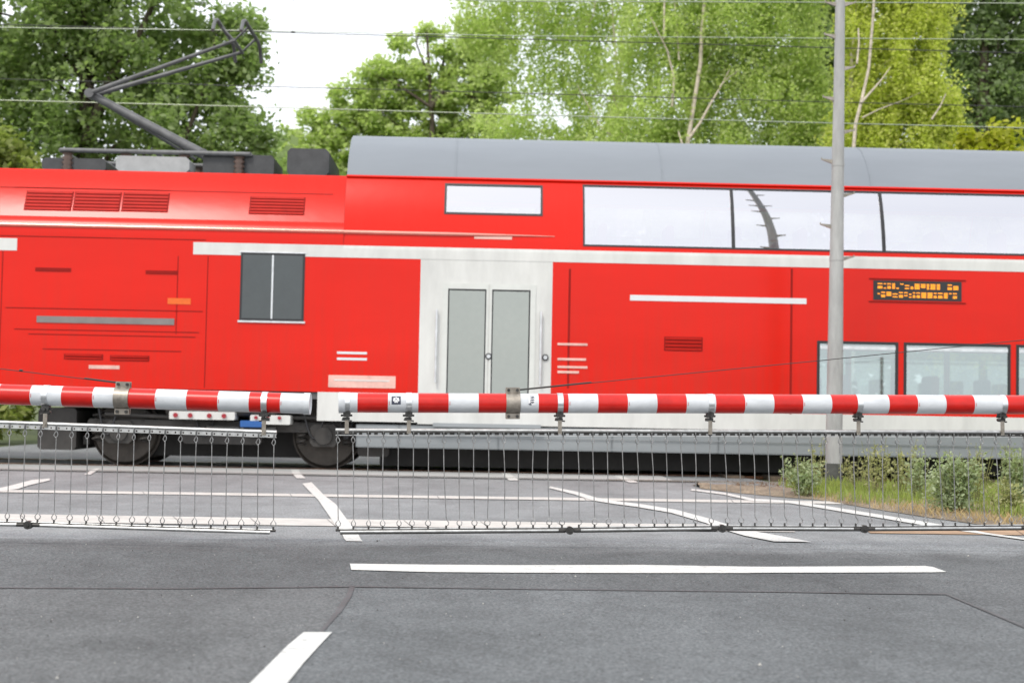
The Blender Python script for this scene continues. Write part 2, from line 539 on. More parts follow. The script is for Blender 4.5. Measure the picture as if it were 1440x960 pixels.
rail_prof = [(-0.036, 0.0), (-0.036, -0.035), (-0.010, -0.05), (-0.010, -0.12), (-0.07, -0.14), (-0.07, -0.155), (0.07, -0.155), (0.07, -0.14),
             (0.010, -0.12), (0.010, -0.05), (0.036, -0.035), (0.036, 0.0)]
for i, (yy, lab) in enumerate(((-0.7525, 'polished nearer rail of the track under the train'), (0.7525, 'rusty farther rail of the track under the train'))):
    mb = MB()
    n = len(rail_prof)
    V = [TW(x, yy + a, 0.012 + c) for x in (-40, 45) for a, c in rail_prof]
    for j in range(n):
        mb.add([V[j], V[(j + 1) % n], V[n + (j + 1) % n], V[n + j]], [(0, 1, 2, 3)], 0 if j == n - 1 else 1)
    o = build('rail', mb, [M['rail_top'], M['rust']])
    tag(o, lab, 'rail')
er = MB()
er.strip([TW(x, -2.40, 0.016) for x in (-40, 1.2)], [TW(x, -2.46, 0.016) for x in (-40, 1.2)])
er.strip([TW(x, -2.46, 0.016) for x in (-40, 1.2)], [TW(x, -2.46, -0.02) for x in (-40, 1.2)])
er.strip([TW(x, -2.40, 0.016) for x in (1.2, 45)], [TW(x, -2.46, 0.016) for x in (1.2, 45)], 1)
er.strip([TW(x, -2.46, 0.016) for x in (1.2, 45)], [TW(x, -2.46, -0.06) for x in (1.2, 45)], 1)
struct('steel_edge_strip', er, [M['rail_top'], M['steel_worn']])
gr = MB()
gr.sheet([TW(-9.5, -2.64, 0.0045), TW(2.4, -2.64, 0.0045), TW(2.4, -2.47, 0.0045), TW(-9.5, -2.47, 0.0045)])
for yy in (-0.7525, 0.7525):
    gr.sheet([TW(-9.5, yy - 0.20, 0.0045), TW(2.15, yy - 0.20, 0.0045), TW(2.15, yy + 0.10, 0.0045), TW(-9.5, yy + 0.10, 0.0045)])
struct('flange_groove', gr, M['rubber'])
struct('crossing_panel', MB().sheet([TW(-9.4, -2.38, 0.0075), TW(2.1, -2.38, 0.0075), TW(2.1, -0.96, 0.0075), TW(-9.4, -0.96, 0.0075)]), mat('panel_grey', (0.42, 0.42, 0.41), 0.6, var=0.12, scale=2, stretch=(0.4, 3, 1)))
bal = MB()
for x0, x1, cut in ((2.7, 45, 3.5), (-40, -9.6, 2.3)):
    nx, ny = 80, 10
    V = []
    for i in range(nx + 1):
        for j in range(ny + 1):
            yy = -cut + (cut + 2.0) * j / ny
            V.append(TW(x0 + (x1 - x0) * i / nx, yy, -0.10 + 0.03 * (1 if 0 < j < ny else 0) + (0.06 if yy < -2.4 and x0 > 0 else 0) + random.uniform(-.02, .02)))
    F = [(i * (ny + 1) + j, (i + 1) * (ny + 1) + j, (i + 1) * (ny + 1) + j + 1, i * (ny + 1) + j + 1) for i in range(nx) for j in range(ny)]
    bal.add(V, F)
struct('track_bed', bal, M['gravel'])
gt_ = MB()
for _ in range(420):
    px_, py_ = random.uniform(-200, 1640), 760 + 240 * random.random() ** 1.5
    c = gnd(px_, py_, 0.007)
    r = random.uniform(0.0015, 0.0045) * (2.2 if random.random() < 0.04 else 1)
    P = [c + Vector((random.uniform(.6, 1) * r * a, random.uniform(.6, 1) * r * b_, random.uniform(.5, 1) * r * d)) for a, b_, d in ((1, 0, 0), (-1, 0, 0), (0, 1, 0), (0, -1, 0), (0, 0, 1), (0, 0, -1))]
    gt_.add(P, [(0, 2, 4), (2, 1, 4), (1, 3, 4), (3, 0, 4), (2, 0, 5), (1, 2, 5), (3, 1, 5), (0, 3, 5)], 0 if random.random() < .6 else 1)
tag(build('grit', gt_, [mat('grit_pale', (0.42, 0.41, 0.38), 0.9), mat('grit_dark', (0.05, 0.045, 0.04), 0.9)]), kind='stuff')
st = MB()
for _ in range(5200):
    x, y = random.uniform(2.75, 11.5), random.uniform(-3.7, 1.4)
    c = TW(x, y, -0.06 if y > -2.4 else 0.0)
    r = random.uniform(0.02, 0.045)
    P = [c + Vector((random.uniform(.6, 1) * r * a, random.uniform(.6, 1) * r * b_, random.uniform(.5, 1) * r * d)) for a, b_, d in ((1, 0, 0), (-1, 0, 0), (0, 1, 0), (0, -1, 0), (0, 0, 1), (0, 0, -1))]
    st.add(P, [(0, 2, 4), (2, 1, 4), (1, 3, 4), (3, 0, 4), (2, 0, 5), (1, 2, 5), (3, 1, 5), (0, 3, 5)], random.randrange(2))
tag(build('ballast_stones', st, [mat('stone_grey', (0.19, 0.165, 0.14), 0.9, var=0.3), mat('stone_brown', (0.13, 0.085, 0.055), 0.9, var=0.3)]), kind='stuff')
for k in range(14):
    x = 3.1 + 0.62 * k
    fr = TM @ Matrix.Translation((x, 0, -0.13))
    tag(build('sleeper', MB().box((-0.13, -1.3, 0), (0.13, 1.3, 0.165), 0, fr), M['wood']), 'weathered wooden sleeper under the rails beside the verge', 'sleeper', 'sleepers of the track')

# ------------------------------------------------------------------ the train
train = empty('double_deck_train', ORG, YAW, 'red double deck commuter train with white stripe crossing behind the closed barriers', 'train')
XL, XR = -13.0, 17.0
XE = tside(488, 220, -1.15)[0]                        # where the raised double deck part begins


def interp(prof, z):
    for (y0, z0), (y1, z1) in zip(prof, prof[1:]):
        if z0 <= z <= z1:
            return y0 + (y1 - y0) * (z - z0) / (z1 - z0)
    return prof[-1][0] if z > prof[-1][1] else prof[0][0]


HK = 1.146
Hh = lambda z: 0.95 + (z - 0.95) * HK
P_LOW = [(-1.37, 0.30), (-1.40, 0.60), (-1.40, 2.88), (-1.392, 2.97), (-1.365, 3.05), (-1.30, 3.12), (-1.02, 3.68), (-0.95, 3.74), (0, 3.78)]
P_HIGH = [(-1.36, 0.30), (-1.40, 0.62), (-1.40, 2.80), (-1.385, 2.90), (-1.345, 3.10), (-1.285, 3.30), (-1.205, 3.50), (-1.10, 3.70), (-0.97, 3.90), (-0.78, 4.10), (-0.52, 4.27), (-0.25, 4.35), (0, 4.375)]
P_LOW = [(y, z if z < 0.7 else Hh(z)) for y, z in P_LOW]
P_HIGH = [(y, z if z < 0.7 else Hh(z)) for y, z in P_HIGH]
ZTOP_L, ZTOP_H = P_LOW[-1][1], P_HIGH[-1][1]


def zsteps(prof, z0, z1):
    zs = [z0] + [z for _, z in prof if z0 + 1e-4 < z < z1 - 1e-4] + [z1]
    return zs


def nrm(prof, z):
    e = 0.01
    dy = interp(prof, min(z + e, prof[-1][1] - 1e-4)) - interp(prof, max(z - e, prof[0][1] + 1e-4))
    v_ = Vector((0, -2 * e, dy)).normalized() if False else Vector((0, -(2 * e), dy))
    v_ = Vector((0, -1, dy / (2 * e)))
    return v_.normalized()


def skin(prof, x0, x1, z0, z1, off=0.0, mb=None, mi=0, back=False, thick=0.0, smooth=False):
    """a panel lying on the body profile between x0..x1 and z0..z1, standing off the wall by off"""
    mb = mb or MB()
    zs = zsteps(prof, z0, z1)
    row = []
    for z in zs:
        y = interp(prof, z)
        q = nrm(prof, z) * off
        row.append((y + q.y, z + q.z))
    sg = -1 if back else 1
    A = [(x0, sg * y, z) for y, z in row]
    B = [(x1, sg * y, z) for y, z in row]
    n = len(A)
    mb.add(A + B, [(i, n + i, n + i + 1, i + 1) for i in range(n - 1)], mi, smooth)
    if off and abs(off) > 0.0005:                     # rim back to the wall so it has thickness
        t = off + 0.004
        row2 = [((y - nrm(prof, z).y * t), z0_ - nrm(prof, z).z * t) for (y, z0_), z in zip(row, zs)]
        A2 = [(x0, sg * y, z) for y, z in row2]
        B2 = [(x1, sg * y, z) for y, z in row2]
        mb.add([A[0], B[0], B2[0], A2[0]], [(0, 1, 2, 3)], mi)
        mb.add([A[-1], B[-1], B2[-1], A2[-1]], [(0, 1, 2, 3)], mi)
        for a, a2 in ((A, A2), (B, B2)):
            mb.add(a + a2, [(i, i + 1, n + i + 1, n + i) for i in range(n - 1)], mi)
    return mb


def wall(prof, x0, x1, z0, z1, holes, mi=0, mb=None, both=True):
    """body skin with real window openings"""
    mb = mb or MB()
    xs = sorted({x0, x1} | {h[0] for h in holes} | {h[1] for h in holes})
    zs = sorted({z0, z1} | {h[2] for h in holes} | {h[3] for h in holes})
    for xa, xb in zip(xs, xs[1:]):
        for za, zb in zip(zs, zs[1:]):
            xm, zm = (xa + xb) / 2, (za + zb) / 2
            if any(h[0] < xm < h[1] and h[2] < zm < h[3] for h in holes):
                continue
            skin(prof, xa, xb, za, zb, 0, mb, mi, smooth=True)
            if both:
                skin(prof, xa, xb, za, zb, 0, mb, mi, back=True, smooth=True)
    return mb


def zz(px, py, prof=None):
    x, z = tside(px, py)
    if prof is not None:                              # iterate onto the leaning wall
        for _ in range(4):
            x, z = tside(px, py, interp(prof, z))
    return x, z


def prect(prof, a, b_):
    """pixel rectangle measured along the (rolled) train: a = left-top, b_ = right-bottom"""
    x0, z1 = zz(*a, prof)
    x1, z0 = zz(*b_, prof)
    return x0, x1, z0, z1


# stripe heights measured at one column of the photo
Z_ST0 = zz(1000, 373)[1]; Z_ST1 = zz(1000, 356)[1]
Z_RED_L = zz(300, 548)[1]                             # red / white edge on the left part
Z_RED_R = zz(1300, 584.6)[1]                          # lower edge of the red on the coach
Z_WH_R = zz(1190, 607)[1]
Z_SK = zz(800, 634)[1]
XJ = zz(590, 450)[0]
XDR = zz(776, 450)[0]                                 # right end of the white door bay
ZU0, ZU1 = zz(1000, 349, P_HIGH)[1], zz(1000, 265, P_HIGH)[1]
Z_RF = zz(1000, 260, P_HIGH)[1]

# upper windows
up_px = [820, 1030, 1240, 1450, 1660, 1870, 2080]
up_h = [(zz(a + 1, 300, P_HIGH)[0], zz(b_ - 1, 300, P_HIGH)[0], ZU0, ZU1) for a, b_ in zip(up_px, up_px[1:])]
s0 = prect(P_HIGH, (627, 259), (762, 303))
small_h = (s0[0], s0[1], s0[2], s0[3])
lw_px = [(1150, 1262), (1272, 1420), (1430, 1578), (1588, 1736), (1746, 1894)]
ZL1, ZL0 = zz(1250, 482)[1], zz(1250, 566)[1]
low_h = [(zz(a, 500)[0], zz(b_, 500)[0], ZL0, ZL1) for a, b_ in lw_px]
# door leaves' glass
ZD0, ZD1 = zz(690, 572)[1], zz(690, 407)[1]
dg = [(zz(a, 470)[0], zz(b_, 470)[0], ZD0, ZD1) for a, b_ in ((629, 683), (691, 745))]

body = wall(P_LOW, XL, XE, Z_RED_L, Hh(3.12), [], 0)
wall(P_LOW, XL, XE, Hh(3.12), Hh(3.74), [], 0, body)
wall(P_HIGH, XE, XJ, Z_RED_L, Z_RF, [h for h in []], 0, body)
wall(P_HIGH, XJ, XDR, Z_ST0, Z_RF, [small_h], 0, body)
wall(P_HIGH, XDR, XR, Z_RED_R, Z_RF, up_h + low_h, 0, body)
# ends and bulkhead
for prof, xx, zt in ((P_LOW, XL, ZTOP_L), (P_HIGH, XR, ZTOP_H)):
    E = [(xx, y, z) for y, z in prof if z >= 0.6] + [(xx, -y, z) for y, z in reversed(prof) if z >= 0.6]
    body.sheet(E)
bd = build('body', body, M['red'], train, True)
# roof of the low part and the high part
rf = MB()
skin(P_LOW, XL, XE, Hh(3.74) + 0.0002, ZTOP_L - 0.001, 0, rf, 0); skin(P_LOW, XL, XE, Hh(3.74) + 0.0002, ZTOP_L - 0.001, 0, rf, 0, True)
build('equipment_deck', rf, M['roof'], train, True)
rf = MB()
skin(P_HIGH, XE, XR, Z_RF, ZTOP_H - 0.001, 0.006, rf, 0, smooth=True); skin(P_HIGH, XE, XR, Z_RF, ZTOP_H - 0.001, 0.006, rf, 0, True, smooth=True)
E = [(XE - 0.001, y, z) for y, z in P_HIGH if z > 3.0] + [(XE - 0.001, -y, z) for y, z in reversed(P_HIGH) if z > 3.0]
rf.sheet(E)
# sloping streamlined nose of the raised roof
roof = build('roof', rf, M['roof'], train, True)
for px in (640, 930, 1220, 1510):
    x = zz(px, 240, P_HIGH)[0]
    build('roof_seam', skin(P_HIGH, x, x + 0.02, Z_RF + 0.01, ZTOP_H - 0.06, 0.012), M['roof'], roof, True)
gt = MB()
skin(P_HIGH, XE, XR, Z_RF - 0.012, Z_RF + 0.01, 0.03, gt)
build('gutter', gt, M['red'], roof, True)

# white stripe, white band, grey skirt
wm = MB()
skin(P_LOW, zz(272, 345)[0], XE, Z_ST0, Z_ST1, 0.004, wm)
skin(P_HIGH, XE, XR, Z_ST0, Z_ST1, 0.004, wm)
skin(P_LOW, XL, zz(24, 345)[0], Z_ST0, Z_ST1, 0.004, wm)
build('white_stripe', wm, M['white'], train, True)
XBG = zz(446, 570)[0]
wb = MB()
skin(P_HIGH, XBG, XJ, Z_WH_R + 0.02, Z_RED_L, 0, wb)
skin(P_HIGH, XDR, XR, Z_WH_R, Z_RED_R, 0, wb)
skin(P_HIGH, XJ, XDR, Z_WH_R, ZD0 - 0.0, 0, wb)
skin(P_HIGH, XBG, XR, Z_WH_R, Z_RED_L, 0, wb, back=True)
build('white_band', wb, M['white'], train, True)
sk_ = MB()
XSK = zz(500, 620)[0]
skin(P_HIGH, XSK, XR, Z_SK, Z_WH_R - 0.015, -0.02, sk_)
skin(P_HIGH, XSK, XR, Z_SK, Z_WH_R - 0.015, -0.02, sk_, back=True)
zk = (Z_SK + Z_WH_R) / 2
skin(P_HIGH, XSK, XR, zk, zk + 0.012, 0.002, sk_)
skin(P_HIGH, XSK, XR, Z_SK + 0.02, Z_SK + 0.03, 0.002, sk_)
for px in (560, 700, 860, 1010, 1160, 1320, 1480):
    x = zz(px, 620)[0]
    skin(P_HIGH, x, x + 0.012, Z_SK, Z_WH_R - 0.02, -0.012, sk_)
build('skirt', sk_, M['grey_skirt'], train, True)
uf = MB()
ZUF = tside(800, 659, -0.85)[1]
uf.box((XSK + 0.3, -0.85, ZUF), (XR - 0.2, 0.85, Z_WH_R + 0.12))
uf.box((XL + 0.1, -1.1, 0.84), (XSK + 0.3, 1.1, Z_RED_L + 0.15))
build('underframe', uf, M['black'], train, True)

# ---- the lower sill of the power section and boxes hung below it
sl = MB()
skin(P_LOW, XL, XBG, Z_RED_L - 0.10, Z_RED_L - 0.006, -0.03, sl)
build('sill', sl, mat('sill_grey', (0.10, 0.10, 0.10), 0.5), train, True)

# ---- pale pinkish bead added as the sky highlight along the shoulder of the power section, running out on the coach side
hl = MB()
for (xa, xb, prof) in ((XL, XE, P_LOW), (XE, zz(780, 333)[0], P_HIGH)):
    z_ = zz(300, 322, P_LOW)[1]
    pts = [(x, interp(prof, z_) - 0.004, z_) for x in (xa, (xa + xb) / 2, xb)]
    hl.tube(pts, [0.030, 0.030, 0.030 if prof is P_LOW else 0.006], 14)
build('shoulder_highlight', hl, mat('highlight_pink', (0.80, 0.30, 0.24), 0.22, 0.75, var=0.1, scale=2), train, True)

# ---- door bay
db = wall(P_HIGH, XJ, XDR, ZD0 - 0.0, Z_ST0, dg + [], 0, None, False)
x0, x1 = dg[0][0] - 0.12, dg[1][1] + 0.12
bay = build('door_surround', db, M['white'], train, True)
for k, h in enumerate(dg):
    leaf = MB()
    fw = 0.075
    for (a, b_, c, d) in ((h[0] - (fw if k == 0 else 0.03), h[0], h[2], h[3] + fw), (h[1], h[1] + (0.03 if k == 0 else fw), h[2], h[3] + fw), (h[0], h[1], h[3], h[3] + fw)):
        skin(P_HIGH, a, b_, c, d, -0.03, leaf)
        skin(P_HIGH, a, b_, c, d, 0.012, leaf)
    door = build('door', leaf, mat('door_paint', (0.60, 0.61, 0.58), 0.35, var=0.05) if k == 0 else bpy.data.materials['door_paint'], train, True)
    build('door_glass', skin(P_HIGH, h[0], h[1], h[2], h[3], -0.025), M['glass_door'], door, True)
    sealm = MB()
    for (a, b_) in ((h[0], h[0] + 0.018), (h[1] - 0.018, h[1])):
        skin(P_HIGH, a, b_, h[2], h[3], 0.002, sealm)
    skin(P_HIGH, h[0], h[1], h[3] - 0.018, h[3], 0.002, sealm)
    build('door_seal', sealm, M['rubber'], door, True)
for x in (x0 - 0.03, x1 + 0.03):
    hd = MB()
    hd.tube([(x, -1.46, 1.25), (x, -1.46, 2.25)], 0.017, 8)
    for z in (1.28, 2.22):
        hd.tube([(x, -1.39, z), (x, -1.46, z)], 0.012, 6)
    build('handrail', hd, M['alu'], train, True)
for x in (dg[0][1] + 0.0 - 0.045 + 0.09, x1 + 0.10):
    z = 1.62
    bt = MB().tube([(x, -1.418, z), (x, -1.40, z)], 0.045, 16)
    bo = build('door_button', bt, M['rubber'], train, True)
    build('button_face', MB().tube([(x, -1.424, z), (x, -1.41, z)], 0.028, 14), M['alu'], bo, True)
stp = MB().box((x0 - 0.05, -1.50, Z_WH_R - 0.03), (x1 + 0.05, -1.38, Z_WH_R + 0.02))
build('door_step', stp, M['grey_skirt'], train, True)


# ---- windows: frame, glass, rubber seal
def window(prof, h, gl, fw, top_bar=False, back=True):
    f = MB()
    a, b_, c, d = h
    for (p, q, r_, s_) in ((a - 0.012, a + fw, c - 0.012, d + 0.012), (b_ - fw, b_ + 0.012, c - 0.012, d + 0.012), (a + fw, b_ - fw, d - fw, d + 0.012), (a + fw, b_ - fw, c - 0.012, c + fw)):
        skin(prof, p, q, r_, s_, 0.006, f)
    w = build('window', f, M['rubber'], train, True)
    g = MB()
    skin(prof, a + fw, b_ - fw, c + fw, d - fw, -0.004, g, smooth=True)
    build('window_glass', g, gl, w, True)
    if top_bar:
        t = MB()
        skin(prof, a + fw, b_ - fw, d - 0.10, d - 0.055, 0.008, t)
        build('vent_bar', t, M['alu'], w, True)
    if back:
        g = MB()
        skin(prof, a, b_, c, d, -0.004, g, back=True)
        build('window_glass', g, gl, w, True)


for h in up_h:
    window(P_HIGH, h, M['glass_up'], 0.014)
window(P_HIGH, small_h, M['glass_up'], 0.018)
for h in low_h:
    window(P_HIGH, h, M['glass_low'], 0.028, True)

# ---- interior: two floors, ceiling, partition, seats
it = MB()
it.box((XDR - 2.0, -1.28, 0.40), (XR - .1, 1.28, 0.46))
it.box((XDR + 0.1, -1.34, 2.46), (XR - .1, 1.34, 2.52))
it.box((XE + .1, -0.62, Hh(4.07)), (XR - .1, 0.62, Hh(4.10)))
it.box((XE + 0.05, -1.05, 0.5), (XE + 0.09, 1.05, Hh(3.7)))
it.box((XDR + 0.02, -1.33, 0.47), (XDR + 0.06, -0.3, 2.7))
it.box((XJ - 1.0, -0.02, 0.47), (XDR, 0.02, 2.8))
build('interior', it, M['interior'], train, True)
seat_me = None
for deck, xs in ((2.52, [XDR + 0.8 + 0.95 * i for i in range(13)]), (0.46, [zz(1150, 500)[0] + 0.55 + 1.30 * i for i in range(9)])):
    for x in xs:
        for yy in (-1.0, 0.55):
            if seat_me is None:
                sb = MB()
                sb.box((-0.05, 0, 0.38), (0.42, 0.46, 0.48), bev=0.03)
                sb.box((-0.13, 0, 0.44), (-0.02, 0.46, 1.02), bev=0.03)
                sb.box((0.1, 0.18, 0.0), (0.2, 0.28, 0.38))
                so = build('seat', sb, M['seat'], train, True)
                seat_me = so.data
            else:
                so = bpy.data.objects.new('seat', seat_me); COL.objects.link(so); so.parent = train
            so.location = (x, yy, deck)

# ---- cab side window, louvres, plates on the power section
cw = prect(P_LOW, (342, 358), (424, 449))
f = MB()
for off, e in ((0.006, 0.03),):
    skin(P_LOW, cw[0] - e, cw[1] + e, cw[2] - e, cw[3] + e, off, f)
cabw = build('cab_window', f, M['rubber'], train, True)
g = MB(); skin(P_LOW, cw[0], cw[1], cw[2], cw[3], 0.009, g)
build('window_glass', g, mat('cab_pane', (0.035, 0.045, 0.047), 0.06, var=0.1, spec=0.8), cabw, True)
fr_ = MB()
skin(P_LOW, cw[0] - 0.05, cw[1] + 0.05, cw[2] - 0.055, cw[2] - 0.03, 0.02, fr_)
skin(P_LOW, cw[0] - 0.05, cw[1] + 0.05, cw[3] + 0.03, cw[3] + 0.045, 0.012, fr_)
skin(P_LOW, (cw[0] + cw[1]) / 2 - 0.012, (cw[0] + cw[1]) / 2 + 0.012, cw[2], cw[3], 0.013, fr_)
build('window_trim', fr_, M['alu'], cabw, True)


def louvre(a, b_, rows, prof=P_LOW, name='louvre'):
    h = prect(prof, a, b_)
    lm = MB()
    skin(prof, h[0], h[1], h[2], h[3], 0.003, lm, 0)
    for i in range(rows):
        z = h[2] + (h[3] - h[2]) * (i + 0.25) / rows
        skin(prof, h[0] + 0.02, h[1] - 0.02, z, z + (h[3] - h[2]) / rows * 0.5, 0.014, lm, 1)
    return build(name, lm, [M['red_dark'], M['louvre']], train, True)


louvre((38, 268), (100, 297), 6); louvre((106, 269), (168, 298), 6); louvre((174, 270), (236, 299), 6)
louvre((352, 276), (428, 303), 6)
louvre((934, 473), (988, 494), 4, P_HIGH, 'vent_hatch')
louvre((90, 497), (145, 506), 2); louvre((155, 499), (210, 508), 2)


def plate(name, a, b_, m_, prof=P_HIGH, off=0.005, label=None):
    h = prect(prof, a, b_)
    o_ = build(name, skin(prof, h[0], h[1], h[2], h[3], off), m_, train, True)
    if label:
        o_['label'] = label
    return o_


# long grooves and access-panel joints of the power section
gv = MB()
for (xa, xb, y) in ((8, 285, 432), (20, 280, 462), (40, 275, 469), (60, 255, 490), (0, 290, 331), (-300, 470, 256), (20, 240, 263)):
    x0_, z_ = zz(xa, y, P_LOW); x1_, _ = zz(xb, y, P_LOW)
    skin(P_LOW, x0_, x1_, z_ - 0.012, z_ + 0.004, 0.0015, gv)
for (px, ya, yb) in ((4, 340, 545), (292, 360, 545), (250, 360, 470)):
    x0_, z1_ = zz(px, ya, P_LOW); _, z0_ = zz(px, yb, P_LOW)
    skin(P_LOW, x0_, x0_ + 0.014, z0_, z1_, 0.0015, gv)
build('panel_joint', gv, M['red_dark'], train, True)
for (px, ya, yb) in ((1112, 378, 582), (800, 378, 546)):
    gv = MB()
    x0_, z1_ = zz(px, ya); _, z0_ = zz(px, yb)
    skin(P_HIGH, x0_, x0_ + 0.03, z0_, z1_, 0.0015, gv)
    build('body_joint', gv, M['red_dark'], train, True)
for (xa, xb, y) in ((50, 100, 378), (205, 250, 382)):
    gh = MB()
    x0_, z_ = zz(xa, y); x1_, _ = zz(xb, y)
    skin(P_LOW, x0_, x1_, z_ - 0.03, z_ + 0.02, 0.008, gh)
    build('grab_recess', gh, M['red_dark'], train, True)
plate('grille_strip', (52, 444), (245, 457), mat('grille_grey', (0.22, 0.20, 0.19), 0.5, 0.4), P_LOW, 0.012)
plate('orange_sign', (236, 419), (268, 428), M['orange'], P_LOW)
plate('label_plate', (125, 513), (168, 519), M['pink'], P_LOW)
for y in (494, 502.5):
    plate('lettering', (474, y), (516, y + 4.2), M['sticker_white'], P_LOW)
plate('notice_plate', (462, 527), (556, 546), M['pink'], P_HIGH)
plate('notice_text', (470, 533), (548, 536.5), M['white'], P_HIGH, 0.009)
for y, w in ((482, 42), (503, 40), (514, 42), (521, 30)):
    plate('lettering', (784, y), (784 + w, y + 4), M['pink'], P_HIGH, 0.009)
plate('white_lettering_bar', (886, 414.5), (1134, 427.5), M['sticker_white'], P_HIGH)
plate('label_plate', (667, 331), (720, 337), M['pink'], P_HIGH)
# destination display
dh = prect(P_HIGH, (1228, 394), (1352, 424))
dm = MB(); skin(P_HIGH, dh[0], dh[1], dh[2], dh[3], 0.006, dm)
dsp = build('destination_display', dm, M['rubber'], train, True)
le = MB()
for row in range(2):
    zc = dh[2] + (dh[3] - dh[2]) * (0.28 + 0.44 * row)
    x = dh[0] + 0.06
    while x < dh[1] - 0.1:
        w = random.uniform(0.03, 0.07)
        for dz in (-0.03, -0.01, 0.01, 0.03):
            if random.random() < 0.65:
                skin(P_HIGH, x, x + w, zc + dz - 0.006, zc + dz + 0.006, 0.009, le)
        x += w + 0.02
build('led_rows', le, M['led'], dsp, True)
fr_ = MB()
skin(P_HIGH, dh[0] - 0.06, dh[1] + 0.06, dh[3] + 0.015, dh[3] + 0.03, 0.012, fr_)
skin(P_HIGH, dh[0] - 0.06, dh[1] + 0.06, dh[2] - 0.03, dh[2] - 0.015, 0.012, fr_)
build('display_frame', fr_, M['red_dark'], dsp, True)

# ---- bogie under the power section
XB0, XB1 = zz(160, 640)[0], zz(452, 640)[0]
bog = MB()
xm = (XB0 + XB1) / 2
bog.box((XB0 - 0.45, -1.10, 0.52), (XB1 + 0.35, -0.95, 0.66), bev=0.03)
bog.box((xm - 0.55, -1.12, 0.34), (xm + 0.55, -0.95, 0.62), bev=0.04)
bog.box((XB0 - 0.45, 0.95, 0.52), (XB1 + 0.35, 1.10, 0.66), bev=0.03)
bog.box((xm - 0.3, -0.95, 0.35), (xm + 0.3, 0.95, 0.66))
bogie = build('bogie', bog, M['dirty'], train, True)
for x in (XB0, XB1):
    w = MB()
    for yy in (-0.82, 0.68):
        w.tube([(x, yy, 0.48), (x, yy + 0.02, 0.48), (x, yy + 0.135, 0.48)], [0.42, 0.455, 0.455], 36)
        w.tube([(x, yy + 0.10, 0.48), (x, yy + 0.14, 0.48)], 0.485, 36)
        w.tube([(x, yy - 0.06, 0.48), (x, yy, 0.48)], 0.13, 20)
    w.tube([(x, -0.8, 0.48), (x, 0.8, 0.48)], 0.08, 14)
    build('wheelset', w, M['wheel'], bogie, True)
    ab = MB()
    ab.box((x - 0.19, -1.16, 0.33), (x + 0.19, -0.93, 0.64), bev=0.05)
    ab.tube([(x, -1.20, 0.48), (x, -1.15, 0.48)], 0.12, 18)
    build('axle_box', ab, M['dirty'], bogie, True)
    for s_ in (-0.32, 0.32):
        cpts = [(x + s_ + 0.07 * math.cos(t * 0.9), -1.03 + 0.07 * math.sin(t * 0.9), 0.34 + 0.0115 * t) for t in range(0, 38)]
        build('coil_spring', MB().tube(cpts, 0.016, 6), M['dirty'], bogie, True)
air = MB()
air.tube([(xm - 0.75, -1.2, 0.83), (xm + 0.75, -1.2, 0.83)], 0.10, 16)
air.tube([(XB0 - 0.2, -1.15, 0.73), (xm - 0.5, -1.13, 0.70)], 0.03, 8)
air.tube([(xm + 0.5, -1.13, 0.72), (XB1 + 0.1, -1.15, 0.73)], 0.03, 8)
build('air_tank', air, M['dirty'], bogie, True)
for x_, dx in ((XB0 - 0.3, 0.25), (xm - 0.4, 0.3), (xm + 0.35, 0.25), (XB1 - 0.3, 0.3), (XB1 + 0.2, 0.2)):
    hs = [(x_ + dx * t, -1.14 - 0.05 * math.sin(PI * t), 0.86 - 0.42 * math.sin(PI * t * 0.9)) for t in [k / 8 for k in range(9)]]
    build('hose', MB().tube(hs, 0.016, 6), M['rubber'], bogie, True)
damp = MB()
damp.tube([(xm - 0.2, -1.19, 0.55), (xm + 0.25, -1.19, 0.55)], 0.045, 12)
damp.tube([(xm + 0.25, -1.19, 0.55), (xm + 0.75, -1.19, 0.57)], 0.025, 10)
build('damper', damp, mat('damper_grey', (0.16, 0.16, 0.155), 0.4, 0.5), bogie, True)
build('equipment_case', MB().box((XB1 + 0.46, -1.02, 0.2), (XB1 + 0.9, 1.02, 0.62), bev=0.04), M['dirty'], train, True)
build('equipment_case', MB().box((XB0 - 1.15, -1.04, 0.22), (XB0 - 0.62, 1.04, 0.80), bev=0.04), M['dirty'], train, True)
build('traction_motor', MB().box((XB0 - 0.35, -0.60, 0.15), (XB1 + 0.35, 0.60, 0.82), bev=0.08), M['black'], bogie, True)
build('brake_gear', MB().box((XB0 - 0.55, -0.92, 0.30), (XB0 - 0.47, 0.92, 0.42)), M['black'], bogie, True)
lp = prect(P_LOW, (238, 577.5), (330, 590.5))
bx = MB(); bx.box((lp[0], -1.40, lp[2]), (lp[1], -1.05, lp[3]), bev=0.012)
pnl = build('connector_panel', bx, M['white'], train, True)
for i in range(4):
    x = lp[0] + 0.09 + 0.2 * i + (0.06 if i > 1 else 0)
    build('red_lamp', MB().tube([(x, -1.43, (lp[2] + lp[3]) / 2), (x, -1.40, (lp[2] + lp[3]) / 2)], 0.032, 14), M['lamp_red'], pnl, True)
lp = prect(P_LOW, (352, 583), (408, 597))
bx = MB(); bx.box((lp[0], -1.40, lp[2]), (lp[1], -1.05, lp[3]), bev=0.012)
pnl = build('connector_panel', bx, M['white'], train, True)
for i in range(3):
    x = lp[0] + 0.08 + 0.16 * i
    build('red_lamp', MB().tube([(x, -1.43, lp[3] - 0.035), (x, -1.40, lp[3] - 0.035)], 0.024, 14), M['lamp_red'], pnl, True)
lp = prect(P_LOW, (338, 591), (368, 600.5))
bx = MB(); bx.box((lp[0], -1.41, lp[2]), (lp[1], -1.1, lp[3]), bev=0.008)
build('blue_panel', bx, M['blue'], train, True)

# ---- roof gear and pantograph
YC = 0.0


def troof(px, py, y=0.0):
    x, z = tside(px, py, y)
    return Vector((x, y, z))


